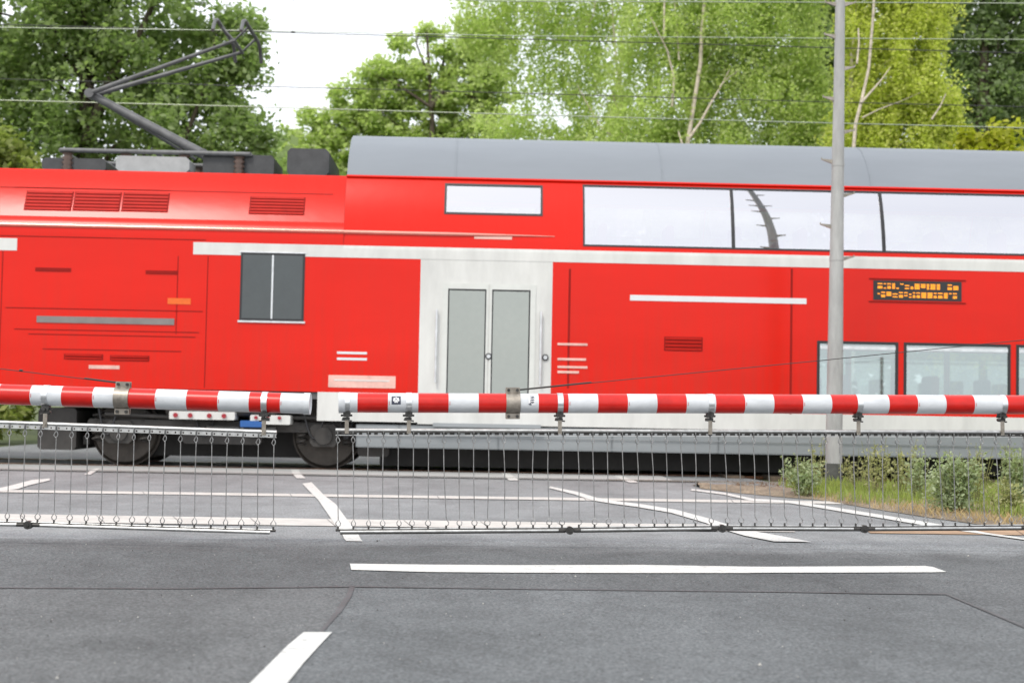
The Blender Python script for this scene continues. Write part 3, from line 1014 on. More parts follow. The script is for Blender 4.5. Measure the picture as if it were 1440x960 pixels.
RBD = mat('roof_box_dark', (0.05, 0.05, 0.052), 0.5, var=0.3)
eq = MB()
for (pa, pb, h, yy, dd) in ((60, 150, 0.16, -0.55, 0.9), (285, 385, 0.26, -0.5, 0.9)):
    x0_ = troof(pa, 240, -0.5).x; x1_ = troof(pb, 240, -0.5).x
    build('roof_equipment', MB().box((x0_, yy, ZTOP_L + 0.005), (x1_, yy + dd, ZTOP_L + h * 1.15), bev=0.04), RBD, train, True)
x0_, x1_ = troof(408, 240, -0.4).x, troof(466, 240, -0.4).x
eq.box((x0_, -0.75, ZTOP_L - 0.02), (x1_, 0.75, Hh(4.10)), bev=0.05)
build('roof_equipment', eq, RBD, train, True)
eq = MB()
x0_, x1_ = troof(165, 240, -0.7).x, troof(268, 240, -0.7).x
eq.box((x0_, -0.80, ZTOP_L - 0.03), (x1_, -0.35, Hh(3.95)), bev=0.05)
build('resistor_case', eq, mat('roof_box_grey', (0.34, 0.34, 0.34), 0.4, var=0.15), train, True)
INS = mat('insulator_brown', (0.10, 0.06, 0.045), 0.3)
for px in (110, 190, 270, 345):
    p = troof(px, 240, 0.0)
    for yy in (-0.55, 0.55):
        pts, rr = [], []
        for k in range(9):
            pts.append((p.x, yy, ZTOP_L - 0.02 + 0.034 * k)); rr.append(0.05 if k % 2 else 0.085)
        build('insulator', MB().tube(pts, rr, 14), INS, train, True)
pm = MB()
pA, pB = troof(100, 225).x, troof(360, 225).x
for yy in (-0.55, 0.55):
    pm.tube([(pA, yy, Hh(4.04)), (pB, yy, Hh(4.04))], 0.035, 8)
for x in (pA, pB, (pA + pB) / 2):
    pm.tube([(x, -0.55, Hh(4.04)), (x, 0.55, Hh(4.04))], 0.03, 8)
dk = mat('pantograph_steel', (0.13, 0.13, 0.132), 0.55, 0.3, var=0.25)
pant = build('pantograph', pm, dk, train, True)
piv, knee, head = troof(292, 222), troof(128, 133), troof(335, 60)
la = MB()
la.tube([(piv.x, 0, Hh(4.08)), (knee.x, 0, knee.z)], [0.075, 0.06], 10)
la.tube([(piv.x - 0.2, 0.12, Hh(4.06)), (knee.x + 0.1, 0.08, knee.z - 0.08)], 0.02, 6)
la.tube([(piv.x, -0.35, Hh(4.08)), (piv.x, 0.35, Hh(4.08))], 0.06, 10)
build('lower_arm', la, dk, pant, True)
ua = MB()
ua.tube([(knee.x, -0.12, knee.z), (knee.x, 0.12, knee.z)], 0.07, 10)
for s_ in (-1, 1):
    ua.tube([(knee.x, s_ * 0.08, knee.z), (head.x, s_ * 0.34, head.z - 0.06)], [0.04, 0.025], 8)
ua.tube([(head.x, -0.4, head.z - 0.06), (head.x, 0.4, head.z - 0.06)], 0.025, 8)
build('upper_arm', ua, dk, pant, True)
hdm = MB()
WZ = at(335, 43, ZT).z
for dx in (-0.2, 0.2):
    pts = [(head.x + dx, -0.95, WZ - 0.28), (head.x + dx, -0.80, WZ - 0.10), (head.x + dx, -0.62, WZ - 0.045), (head.x + dx, 0.62, WZ - 0.045), (head.x + dx, 0.80, WZ - 0.10), (head.x + dx, 0.95, WZ - 0.28)]
    hdm.tube(pts, 0.028, 8)
for s_ in (-0.34, 0.34):
    hdm.tube([(head.x - 0.2, s_, WZ - 0.06), (head.x, s_, head.z - 0.06), (head.x + 0.2, s_, WZ - 0.06)], 0.02, 6)
build('contact_strip', hdm, dk, pant, True)


# ------------------------------------------------------------------ level crossing barriers
def barrier(tip, tip_z, far, far_z, red0, label, clamps, bracket, top_rail, bot_rail, joints, cable, sign, stickers):
    A, B = at(*tip, tip_z), at(*far, far_z)
    L = (B - A).length
    d = (B - A).normalized()
    side = Vector((-d.y, d.x, 0)).normalized()
    if side.y > 0:
        side = -side                                 # towards the viewer
    upv = side.cross(d)
    if upv.z < 0:
        upv = -upv
    R = 0.0655
    root = empty('level_crossing_barrier', (B.x, B.y, 0), 0, label, 'barrier')

    def depth_at(px):
        lo, hi = 0.0, L
        for _ in range(40):                           # where on the boom is this photo column?
            mid = (lo + hi) / 2
            q = A + d * mid - EYE
            col = 720 + FPX * q.dot(CX) / q.dot(FWD)
            if (col < px) == (sign > 0):
                lo = mid
            else:
                hi = mid
        return (lo + hi) / 2

    def ringat(t, r, n=28):
        c = A + d * t
        return [c + (side * math.cos(2 * PI * j / n) + upv * math.sin(2 * PI * j / n)) * r for j in range(n)]

    n = 28
    cuts = [0.0, red0]
    while cuts[-1] < L:
        cuts.append(min(L, cuts[-1] + 0.2))
    bm_ = MB()
    for i, (a, b_) in enumerate(zip(cuts, cuts[1:])):
        m_ = 1 if i % 2 else 0
        mids = [a, b_]
        for p, q in zip(mids, mids[1:]):
            bm_.add(ringat(p, R) + ringat(q, R), [(j, (j + 1) % n, n + (j + 1) % n, n + j) for j in range(n)], m_, True)
    bm_.add(ringat(L, R), [tuple(range(n))], 0)
    boom = build('boom', bm_, [M['boom_white'], M['boom_red']], root)
    # end cap with a rim
    ec = MB()
    e0, e1, e2 = ringat(-0.012, R + 0.004), ringat(0.03, R + 0.004), ringat(-0.004, R - 0.012)
    ec.add(e0 + e1, [(j, (j + 1) % n, n + (j + 1) % n, n + j) for j in range(n)], 0, True)
    ec.add(e0 + e2, [(j, (j + 1) % n, n + (j + 1) % n, n + j) for j in range(n)], 0)
    ec.add(e2, [tuple(range(n))], 0)
    build('end_cap', ec, M['boom_white'], boom)

    # rails of the hanging curtain, in the vertical plane below the boom
    def on_curtain(px, py):
        t = depth_at(px)
        return at(px, py, (A + d * t).y)

    T0, T1 = [on_curtain(*p) for p in top_rail]
    tr = MB()
    td = (T1 - T0).normalized()
    tr.tube([T0, T1], 0.0125, 10)
    fr = Matrix((( td.x, side.x, upv.x, T0.x), (td.y, side.y, upv.y, T0.y), (td.z, side.z, upv.z, T0.z), (0, 0, 0, 1)))
    TL = (T1 - T0).length
    k = 0.0
    while k < TL - 0.02:                              # perforated lower flange
        tr.box((k + 0.004, -0.004, -0.030), (min(k + 0.044 - (random.random() * 0.02 if sign > 0 else 0), TL), 0.004, -0.017), 1, fr)
        k += 0.05
    tr.box((0, -0.0035, -0.019), (TL, 0.0035, -0.010), 0, fr)
    tr.box((0, -0.0045, -0.036), (TL, 0.0045, -0.030), 0, fr)
    if sign > 0:
        tr.tube([T0 - upv * 0.012 + side * 0.006, T1 - upv * 0.012 + side * 0.006], 0.0055, 6, 1)
    build('top_rail', tr, [M['galv'], M['steel_dark'] if sign > 0 else M['galv']], root)
    BP = [on_curtain(*p) for p in bot_rail]
    br = MB()
    for p, q in zip(BP, BP[1:]):
        e = (q - p).normalized()
        br.tube([p + e * 0.03, q - e * 0.03], 0.0125, 10)
        br.tube([p + e * 0.01 + Vector((0, 0, 0.018)), q - e * 0.01 + Vector((0, 0, 0.018))], 0.005, 6)
    if sign > 0:
        for p, q in zip(BP, BP[1:]):
            e = (q - p).normalized()
            br.tube([p + e * 0.03 - upv * 0.009 + side * 0.004, q - e * 0.03 - upv * 0.009 + side * 0.004], 0.0075, 6, 1)
            br.tube([p + e * 0.03 + upv * 0.011 + side * 0.004, q - e * 0.03 + upv * 0.011 + side * 0.004], 0.005, 6, 1)
    brl = build('bottom_rail', br, [M['galv'], M['steel_dark']], root)
    for p in BP[1:-1]:
        jm = MB()
        e = (BP[-1] - BP[0]).normalized()
        jm.tube([p - e * 0.075, p + e * 0.075], 0.013, 10)
        jm.tube([p + side * 0.022, p - side * 0.022], 0.027, 16)
        jm.tube([p + side * 0.030, p + side * 0.022], 0.011, 6)
        build('hinge_joint', jm, M['steel_dark'], brl)

    def bot_at(s):
        """point on the bottom rail polyline by distance"""
        for p, q in zip(BP, BP[1:]):
            l = (q - p).length
            if s <= l or q is BP[-1]:
                return p + (q - p) * (s / l)
            s -= l

    N = int((TL - 0.03) / 0.1)
    for i in range(N + 1):
        s = 0.015 + 0.1 * i
        j = random.choice((0, 0, 0, -0.008, 0.006, 0.012, -0.014)) * (1.0 if sign > 0 else 0.45)
        a = T0 + td * s + Vector((0, 0, -0.028))
        b_ = bot_at(s + j) + Vector((0, 0, 0.012))
        rd = MB()
        # hook through the top rail, eye, rod, lower eye, clip on the bottom rail
        w = random.uniform(0.011, 0.017)
        t1 = a + Vector((0, 0, -0.012))
        loop = [t1, t1 + td * w * 0.55 + Vector((0, 0, -0.016)), t1 + td * w + Vector((0, 0, -0.030)), t1 + td * w * 0.3 + Vector((0, 0, -0.046)),
                t1 - td * w * 0.5 + Vector((0, 0, -0.036)), t1 - td * w * 0.6 + Vector((0, 0, -0.020))]
        rd.tube(loop, 0.0034, 5, closed=True)
        hk = [a + side * 0.012 + Vector((0, 0, 0.018)), a + side * 0.014 + Vector((0, 0, 0.0)), a + Vector((0, 0, -0.014)), a + td * 0.004 + Vector((0, 0, -0.022))]
        rd.tube(hk, 0.0042, 5)
        s0_, s1_ = t1 + Vector((0, 0, -0.044)), b_ + Vector((0, 0, 0.070))
        bend = td * random.uniform(-0.006, 0.006) * (1.0 if sign > 0 else 0.4)
        rd.tube([s0_, s0_ * 0.66 + s1_ * 0.34 + bend, s0_ * 0.33 + s1_ * 0.67 + bend * 0.6, s1_], 0.0031, 6)
        lw = random.uniform(0.013, 0.019)
        lo = [s1_, s1_ + td * lw + Vector((0, 0, -0.026)), s1_ + td * lw * 0.8 + Vector((0, 0, -0.040)), s1_ + td * 0.002 + Vector((0, 0, -0.048)), s1_ - td * lw * 0.8 + Vector((0, 0, -0.038)), s1_ - td * lw + Vector((0, 0, -0.024))]
        if random.random() < (0.3 if sign > 0 else 0.1):
            rd.tube(lo[:4], 0.0034, 5)                # an eye bent open
        else:
            rd.tube(lo, 0.0034, 5, closed=True)
        rod = build('hanging_rod', rd, M['rod'], root)
        cl = MB()
        cl.tube([b_ + Vector((0, 0, 0.026)), b_ + Vector((0, 0, -0.004))], [0.0055, 0.0085], 8)
        cl.tube([b_ - td * 0.016, b_ + td * 0.016], 0.0085, 8)
        build('rail_clip', cl, M['steel_dark'], rod)

    # clamps that carry the curtain
    for px in clamps:
        t = depth_at(px)
        cm = MB()
        for (ta, tb) in ((t - 0.019, t + 0.019),):
            cm.add(ringat(ta, R + 0.0035) + ringat(tb, R + 0.0035), [(j, (j + 1) % n, n + (j + 1) % n, n + j) for j in range(n)], 0, True)
            cm.add(ringat(ta, R) + ringat(ta, R + 0.0035), [(j, (j + 1) % n, n + (j + 1) % n, n + j) for j in range(n)])
            cm.add(ringat(tb, R) + ringat(tb, R + 0.0035), [(j, (j + 1) % n, n + (j + 1) % n, n + j) for j in range(n)])
        clamp = build('hanger_clamp', cm, M['alu'], root)
        c = A + d * t - upv * (R + 0.002)
        fr = Matrix(((d.x, side.x, upv.x, c.x), (d.y, side.y, upv.y, c.y), (d.z, side.z, upv.z, c.z), (0, 0, 0, 1)))
        bk = MB()
        bk.box((-0.024, -0.02, -0.026), (0.024, 0.03, 0.006), 0, fr, 0.006)
        bk.box((-0.030, -0.014, -0.046), (0.020, 0.022, -0.028), 0, fr, 0.005)
        bk.tube([fr @ Vector((-0.040, 0.012, -0.016)), fr @ Vector((0.036, 0.012, -0.016))], 0.007, 8)
        bk.tube([fr @ Vector((-0.034, 0.010, -0.044)), fr @ Vector((0.034, 0.010, -0.052))], 0.005, 8)
        bk.tube([fr @ Vector((0.004, 0.045, -0.020)), fr @ Vector((0.004, 0.0, -0.020))], 0.011, 6)
        bk.tube([fr @ Vector((0.002, 0.038, 0.010)), fr @ Vector((0.002, 0.01, 0.010))], 0.008, 6)
        build('clamp_buckle', bk, M['steel_dark'], clamp)
        tp = T0 + td * ((c - T0).dot(td))
        drop = (tp - c).dot(upv)
        hg = MB()
        hg.box((-0.013, 0.014, drop - 0.022), (0.013, 0.019, -0.03), 0, fr)
        hg.tube([fr @ Vector((0, 0.026, drop - 0.002)), fr @ Vector((0, 0.012, drop - 0.002))], 0.008, 6)
        build('hanger_strap', hg, M['steel_worn'], clamp)

    # stay cable bracket: two half shells bolted together
    t = depth_at(bracket)
    bmk = MB()
    ta, tb, R2 = t - 0.047, t + 0.047, R + 0.006
    bmk.add(ringat(ta, R2) + ringat(tb, R2), [(j, (j + 1) % n, n + (j + 1) % n, n + j) for j in range(n)], 0, True)
    for q in (ta, tb):
        bmk.add(ringat(q, R) + ringat(q, R2), [(j, (j + 1) % n, n + (j + 1) % n, n + j) for j in range(n)])
    c = A + d * t
    fr = Matrix(((d.x, side.x, upv.x, c.x), (d.y, side.y, upv.y, c.y), (d.z, side.z, upv.z, c.z), (0, 0, 0, 1)))
    for s_ in (1, -1):
        za, zb = sorted((s_ * R, s_ * (R + 0.040)))
        bmk.box((-0.047, 0.008, za), (0.047, 0.018, zb), 0, fr, 0.004)
        bmk.box((-0.047, -0.018, za), (0.047, -0.008, zb), 0, fr, 0.004)
    brk = build('stay_bracket', bmk, M['steel_worn'], root)
    for s_ in (1, -1):
        for x in (-0.029, 0.029):
            z = s_ * (R + 0.022)
            build('bolt', MB().tube([fr @ Vector((x, 0.029, z)), fr @ Vector((x, -0.026, z))], 0.0105, 6), M['steel_dark'], brk)
    cb = MB()
    P0 = fr @ Vector((sign * 0.046, 0.0, R + 0.024))
    P1 = at(*cable, (A + d * L).y)
    cb.tube([P0, P0 + (P1 - P0) * 0.06], 0.006, 6)
    mid = [P0 + (P1 - P0) * q - Vector((0, 0, 0.05 * q * (1 - q))) for q in (0.05, 0.25, 0.5, 0.75, 1.0)]
    cb.tube(mid, 0.0027, 6)
    e = P0 + (P1 - P0) * 0.14
    if sign < 0:
        cb.tube([e, e + (P1 - P0).normalized() * 0.02], 0.007, 6)
    build('stay_cable', cb, mat('cable_black', (0.025, 0.023, 0.02), 0.6) if 'cable_black' not in bpy.data.materials else bpy.data.materials['cable_black'], root)

    # drive housing and stay mast at the pivot end
    q = B + d * 0.05
    build('drive_housing', MB().box((q.x - 0.28, q.y - 0.10, -0.03), (q.x + 0.28, q.y + 0.42, B.z + 0.14), bev=0.05), M['galv'], root)
    build('stay_mast', MB().tube([(P1.x, P1.y, B.z - 0.2), (P1.x, P1.y, P1.z + 0.05)], 0.035, 12), M['galv'], root)

    def curved(px, w, h, m_, name, par, off=0.0012, dz=0.0):
        """a sticker wrapped on the boom"""
        t_ = depth_at(px)
        mb = MB()
        a0 = 0.28 + dz
        rows = 5
        V = []
        for i in range(rows + 1):
            q = a0 + (i / rows - 0.5) * h / R
            for tt in (t_ - w / 2, t_ + w / 2):
                V.append(A + d * tt + (side * math.cos(q) + upv * math.sin(q)) * (R + off))
        mb.add(V, [(2 * i, 2 * i + 1, 2 * i + 3, 2 * i + 2) for i in range(rows)], 0, True)
        return build(name, mb, m_, par)

    for kind, px in stickers:
        if kind == 'emblem':
            s_ = curved(px, 0.060, 0.056, M['sticker_dark'], 'sticker', boom)
            s_['label'] = 'small dark square sticker with a white round emblem'
            em = MB()
            t_ = depth_at(px)

            def pt(u, v_):
                q = 0.30 + v_ / R
                return A + d * (t_ + u) + (side * math.cos(q) + upv * math.sin(q)) * (R + 0.0022)

            def blob(cu, cv, ru, rv, n_=14):
                em.add([pt(cu + ru * math.cos(2 * PI * k / n_), cv + rv * math.sin(2 * PI * k / n_)) for k in range(n_)], [tuple(range(n_))])
            # a white rosette: ring of petals around a bar
            for k in range(7):
                q = PI / 2 + 2 * PI * k / 7
                blob(0.0155 * math.cos(q), 0.0145 * math.sin(q), 0.0058, 0.0062)
            em.add([pt(-0.019, -0.003), pt(0.019, -0.003), pt(0.019, 0.004), pt(-0.019, 0.004)], [(0, 1, 2, 3)])
            em.add([pt(-0.0035, -0.016), pt(0.0035, -0.016), pt(0.0035, -0.004), pt(-0.0035, -0.004)], [(0, 1, 2, 3)])
            build('emblem', em, M['sticker_white'], boom)
        else:
            s_ = curved(px, 0.046, 0.064, M['sticker_white'], 'sticker', boom, 0.0012, 0.02)
            s_['label'] = 'small white sticker with slanted black lettering'
            em = MB()
            t_ = depth_at(px)

            def pt(u, v_):
                q = 0.30 + v_ / R
                return A + d * (t_ + u + v_ * 0.10) + (side * math.cos(q) + upv * math.sin(q)) * (R + 0.0022)

            def stroke(pp, w=0.0022):
                for (u0, v0), (u1, v1) in zip(pp, pp[1:]):
                    du, dv = u1 - u0, v1 - v0
                    l = math.hypot(du, dv) or 1
                    nx, ny = -dv / l * w, du / l * w
                    em.add([pt(u0 + nx, v0 + ny), pt(u1 + nx, v1 + ny), pt(u1 - nx, v1 - ny), pt(u0 - nx, v0 - ny)], [(0, 1, 2, 3)])
            # slanted hand-drawn letters running up the sticker
            stroke([(-0.019, -0.026), (-0.017, 0.029)], 0.0035)
            stroke([(-0.016, 0.028), (0.012, 0.028)])
            for k in range(3):
                v0 = -0.022 + 0.016 * k
                stroke([(-0.012, v0), (-0.004, v0 + 0.012), (0.002, v0 + 0.003), (0.010, v0 + 0.013), (0.013, v0 + 0.005)])
                stroke([(-0.012, v0 + 0.004), (0.004, v0 + 0.012)])
            stroke([(-0.018, -0.026), (-0.002, -0.028)], 0.004)
            build('lettering', em, M['sticker_dark'], boom)
    # tiny maker's lettering beside the red sheets
    tm = MB()
    for i, (a, b_) in enumerate(zip(cuts, cuts[1:])):
        if i % 2 and b_ < L - 0.05:
            for k in range(5):
                q = 0.10 - 0.075 * k
                t_ = b_ - 0.0 + 0.006 if sign > 0 else a - 0.010
                V = [A + d * (t_ + u) + (side * math.cos(q + w_) + upv * math.sin(q + w_)) * (R + 0.001) for u, w_ in ((0, 0), (0.005, 0), (0.005, 0.045), (0, 0.045))]
                tm.add(V, [(0, 1, 2, 3)])
    build('fine_print', tm, M['boom_red'], boom)
    return root


barrier((479, 566.0), 9.42, (2300, 571.3), 10.23, 0.112,
        'long red and white striped barrier boom with two stickers near its tip', [488, 575, 787, 998, 1206, 1408, 1600, 1800, 2000, 2200], 721,
        [(472, 604.5), (2270, 609.7)], [(472, 747.5), (801, 745.2), (1015, 742.5), (1215, 743.2), (1450, 741.5), (2270, 742.5)], None, (2300, 388), 1,
        [('emblem', 557), ('letters', 747)])
barrier((434, 567.5), 9.16, (-900, 526.2), 9.16, 0.175,
        'shorter red and white striped barrier boom with rod curtain at the left', [373, 66, -140, -380, -620], 173,
        [(389, 607.5), (-870, 561.9)], [(386, 748.5), (40, 737.6), (-260, 731), (-870, 717.6)], None, (-900, 403), -1, [])

# ------------------------------------------------------------------ pole with climbing pegs
PZ = 17.9
pb = at(1172, 685, PZ)
pole = empty('utility_pole', (pb.x, pb.y, 0), 0, 'tall grey metal pole with climbing pegs standing in the verge before the train', 'pole')
ptop = 9.2
pz0, pz1 = at(1172, 600, PZ).z, at(1181, 0, PZ).z
x_at = lambda z: pb.x + (0.0 if z < 0 else (at(1181.5, 0, PZ).x - pb.x) * z / pz1)
r_at = lambda z: 0.103 + (0.0595 - 0.103) * max(0, z - pz0) / (pz1 - pz0)
pm = MB()
zs_ = [-0.15, 0.3, 0.6, 1.6, 2.6, 3.6, 4.6, 5.4, 6.5, 7.8, ptop]
pm.tube([(x_at(z), pb.y, z) for z in zs_], [r_at(z) for z in zs_], 24)
shaft = build('shaft', pm, M['pole'], pole)
sv = MB()
sv.tube([(x_at(z), pb.y, z) for z in (-0.15, 0.12, at(1172, 651, PZ).z)], [0.115, 0.113, 0.110], 24)
build('base_sleeve', sv, mat('sleeve_grey', (0.07, 0.072, 0.065), 0.8, var=0.4, scale=9), pole)
for z in (2.85, 4.05):
    col_ = MB()
    col_.tube([(x_at(z), pb.y, z), (x_at(z), pb.y, z + 0.05)], r_at(z) + 0.004, 24)
    build('joint_collar', col_, M['pole'], shaft)
for i, (py, s_) in enumerate(((226, -1), (273, 1), (317, -1), (362, 1), (184, 1), (138, -1), (95, 1), (50, -1), (5, 1), (5, -1), (-40, -1), (-85, 1), (-130, -1), (-175, 1))):
    z = at(1177, py, PZ).z
    x = x_at(z) + s_ * r_at(z)
    pg = MB()
    e = x + s_ * 0.125
    pg.add([(x - s_ * 0.01, pb.y - 0.02, z - 0.045), (x - s_ * 0.01, pb.y + 0.02, z - 0.045), (x - s_ * 0.01, pb.y + 0.02, z + 0.008), (x - s_ * 0.01, pb.y - 0.02, z + 0.008),
            (e, pb.y - 0.013, z + 0.005), (e, pb.y + 0.013, z + 0.005), (e, pb.y + 0.013, z + 0.018), (e, pb.y - 0.013, z + 0.018)],
           [(0, 1, 5, 4), (1, 2, 6, 5), (2, 3, 7, 6), (3, 0, 4, 7), (4, 5, 6, 7), (0, 3, 2, 1)])
    pg.box((min(e, e + s_ * 0.01), pb.y - 0.013, z + 0.005), (max(e, e + s_ * 0.01), pb.y + 0.013, z + 0.035))
    build('climbing_peg', pg, M['steel_worn'], pole)


# ------------------------------------------------------------------ overhead wires
def wire(pts, depth, r, m_, label, name='overhead_wire', drop=None):
    P = [at(x, y, depth) for x, y in pts]
    a = P[0] + (P[0] - P[1]) * 2.5
    z = P[-1] + (P[-1] - P[-2]) * 2.5
    o_ = tag(build(name, MB().tube([a] + P + [z], r, 6), m_), label, 'overhead wire')
    return o_


near = wire([(-20, 38.6), (335, 43.0), (720, 50.5), (1080, 53.5), (1460, 56)], ZT, 0.0065, M['wire_l'], 'bright contact wire touched by the pantograph of the train')
dm_ = MB()
dm_.tube([at(412, 45, ZT), at(412, -60, ZT)], 0.005, 5)
dm_.tube([at(412, 45.5, ZT) + Vector((-0.03, 0, 0)), at(412, 45.5, ZT) + Vector((0.03, 0, 0))], 0.015, 6)
build('dropper', dm_, M['wire_d'], near)
wire([(200, -16), (560, -2), (720, 2), (1080, 3.2), (1460, 5)], ZT, 0.008, M['wire_l'], 'uppermost bright wire at the top edge, above the other wires')
wire([(-20, 140.5), (330, 149.5), (720, 161), (1080, 171), (1460, 180.5)], 23.2, 0.0085, M['wire_l'], 'lowest bright wire, running just above the train roof')
wire([(-20, 34), (360, 45), (720, 55), (1080, 65), (1460, 75.5)], 23.2, 0.0075, M['wire_d'], 'thin dark wire just below the bright contact wire')
wire([(-20, 110.5), (360, 121.5), (720, 131), (1080, 141.5), (1460, 151)], 25.5, 0.008, M['wire_d'], 'thin dark wire midway between the two bright wires')


# ------------------------------------------------------------------ vegetation
def leaf_mesh(name, C, size, up_bias, mats, parent, tint, elong=1.6, droop=0.0, flat=None):
    """one mesh of many small pointed leaves at the points C"""
    n = len(C)
    nrm_ = rng.normal(size=(n, 3)); nrm_[:, 2] = np.abs(nrm_[:, 2]) * (1 + up_bias) + up_bias * 0.5
    nrm_ /= np.linalg.norm(nrm_, axis=1)[:, None]
    t = rng.normal(size=(n, 3)); t[:, 2] -= droop
    t -= nrm_ * (t * nrm_).sum(1)[:, None]
    t /= np.linalg.norm(t, axis=1)[:, None]
    b_ = np.cross(nrm_, t)
    s = size * rng.uniform(0.6, 1.35, n)[:, None]
    V = np.empty((n, 4, 3))
    V[:, 0] = C - t * s * 0.5 * elong
    V[:, 1] = C - b_ * s * 0.5 + t * s * 0.08 + nrm_ * s * 0.10
    V[:, 2] = C + t * s * 0.5 * elong
    V[:, 3] = C + b_ * s * 0.5 + t * s * 0.08 + nrm_ * s * 0.10
    V = V.reshape(-1, 3)
    if parent is not None:
        inv = np.array(INV[parent.name])
        V = V @ inv[:3, :3].T + inv[:3, 3]
    me = bpy.data.meshes.new(name)
    me.vertices.add(n * 4); me.loops.add(n * 4); me.polygons.add(n)
    me.vertices.foreach_set('co', V.astype(np.float32).ravel())
    me.loops.foreach_set('vertex_index', np.arange(n * 4, dtype=np.int32))
    me.polygons.foreach_set('loop_start', np.arange(0, n * 4, 4, dtype=np.int32))
    me.polygons.foreach_set('loop_total', np.full(n, 4, dtype=np.int32))
    me.update(calc_edges=True)
    at_ = me.attributes.new('leaf_tint', 'FLOAT', 'FACE')
    at_.data.foreach_set('value', np.clip(tint, 0, 1).astype(np.float32))
    me.materials.append(mats)
    o_ = bpy.data.objects.new(name, me)
    COL.objects.link(o_)
    if parent is not None:
        o_.parent = parent
        INV[o_.name] = INV[parent.name]
    return o_


def tree(name, label, depth, lobes, n_clump, per, clump_r, leaf, mats, bark, stems, trunk_px, trunk_r, flat=1.0, hang=0.0, depth_k=0.9, shell=0.55, droop=0.0, limb_n=26, up=0.35, front=0.5):
    """lobes: (px, py, rx, ry) in photo pixels at this depth; each becomes an ellipsoid of real size filled with leaf clumps"""
    k = depth / FPX
    base = at(trunk_px, 600, depth)
    root = empty(name, (base.x, base.y, 0), 0, label, 'tree' if 'bush' not in name and 'shrub' not in name else 'bush')
    cen, rad = [], []
    for (x, y, rx, ry) in lobes:
        c = at(x, y, depth)
        cen.append((c.x, c.y, c.z)); rad.append((rx * k, min(rx, ry * 1.4) * k * depth_k, ry * k))
    cen, rad = np.array(cen), np.array(rad)
    w = rad.prod(1) ** (2 / 3); w /= w.sum()
    idx = rng.choice(len(cen), n_clump, p=w)
    dirs = rng.normal(size=(n_clump, 3)); dirs /= np.linalg.norm(dirs, axis=1)[:, None]
    rr = shell + (1 - shell) * rng.random(n_clump) ** 0.6
    rr *= rng.uniform(0.8, 1.12, n_clump)
    cl = cen[idx] + dirs * rad[idx] * rr[:, None]
    cl = cl[cl[:, 2] > 0.3]
    n_clump = len(cl)
    ctint = rng.normal(0.5, 0.16, n_clump)
    csz = clump_r * rng.uniform(0.55, 1.3, n_clump)
    pn = (per * rng.uniform(0.6, 1.4, n_clump)).astype(int)
    ids = np.repeat(np.arange(n_clump), pn)
    n = len(ids)
    off = rng.normal(size=(n, 3))
    off /= np.maximum(np.linalg.norm(off, axis=1)[:, None], 0.2)
    off *= (rng.random(n) ** 0.5)[:, None] * csz[ids][:, None]
    off[:, 2] *= flat
    if hang:
        off[:, 2] -= hang * rng.random(n) ** 1.5
        off[:, :2] *= 0.75
    C = cl[ids] + off
    tint = ctint[ids] + rng.normal(0, 0.17, n)
    crown = leaf_mesh('crown', C, leaf, up, mats, root, tint, droop=droop)
    # trunk, traced stems, and limbs out to a selection of the clumps
    tm = MB()
    top = cen[:, 2].max() + rad[:, 2].max() * 0.3
    tz = [0, 0.4, 1.5, top * 0.4, top * 0.7, top]
    tp = [Vector((base.x + random.uniform(-.1, .1) * i * 0.7, base.y + random.uniform(-.1, .1) * i, z)) for i, z in enumerate(tz)]
    if trunk_r:
        tm.tube(tp, [trunk_r * q for q in (1.35, 1.08, 1, 0.8, 0.5, 0.12)], 10)
        sel = rng.choice(n_clump, min(limb_n, n_clump), replace=False)
        for j in sel:
            e = Vector(cl[j])
            z0 = max(1.2, min(e.z - 0.8 - random.random() * 1.6, top * 0.9))
            f_ = z0 / top
            s_ = Vector((base.x, base.y, z0))
            for (p, q) in zip(tp, tp[1:]):
                if p.z <= z0 <= q.z:
                    s_ = p + (q - p) * ((z0 - p.z) / (q.z - p.z))
            l = (e - s_).length
            m1 = s_ + (e - s_) * 0.35 + Vector((random.uniform(-.1, .1), random.uniform(-.1, .1), 0.10)) * l
            m2 = s_ + (e - s_) * 0.7 + Vector((random.uniform(-.08, .08), random.uniform(-.08, .08), 0.08)) * l
            r0 = trunk_r * 0.34 * (1 - 0.6 * f_)
            tm.tube([s_, m1, m2, e], [r0, r0 * 0.7, r0 * 0.42, 0.008], 6)
    for pts, r0, r1 in stems:
        P = [at(x, y, depth - front + dz) for (x, y), dz in zip(pts, np.linspace(0, 0.15, len(pts)))]
        tm.tube(P, [(0.8 if bark is M['bark_birch'] else 1.0) * (r0 + (r1 - r0) * i / (len(P) - 1)) for i in range(len(P))], 8)
    build('trunk', tm, bark, root)
    return root


L_OAK = mat_leaf('oak_leaf', (0.20, 0.27, 0.10), (0.40, 0.48, 0.235), 0.58)
L_OLIVE = mat_leaf('pale_leaf', (0.16, 0.20, 0.045), (0.36, 0.40, 0.13), 0.45)
L_PINE = mat_leaf('pine_foliage', (0.40, 0.46, 0.21), (0.62, 0.67, 0.34), 0.60)
L_BIRCH = mat_leaf('birch_leaf', (0.44, 0.49, 0.21), (0.66, 0.71, 0.37), 0.62)
L_YEL = mat_leaf('yellow_birch_leaf', (0.48, 0.50, 0.12), (0.71, 0.71, 0.25), 0.62)
L_DARK = mat_leaf('dark_leaf', (0.17, 0.23, 0.11), (0.33, 0.40, 0.21), 0.55)
L_BUSH = mat_leaf('yellow_bush_leaf', (0.26, 0.28, 0.02), (0.55, 0.54, 0.07), 0.5)

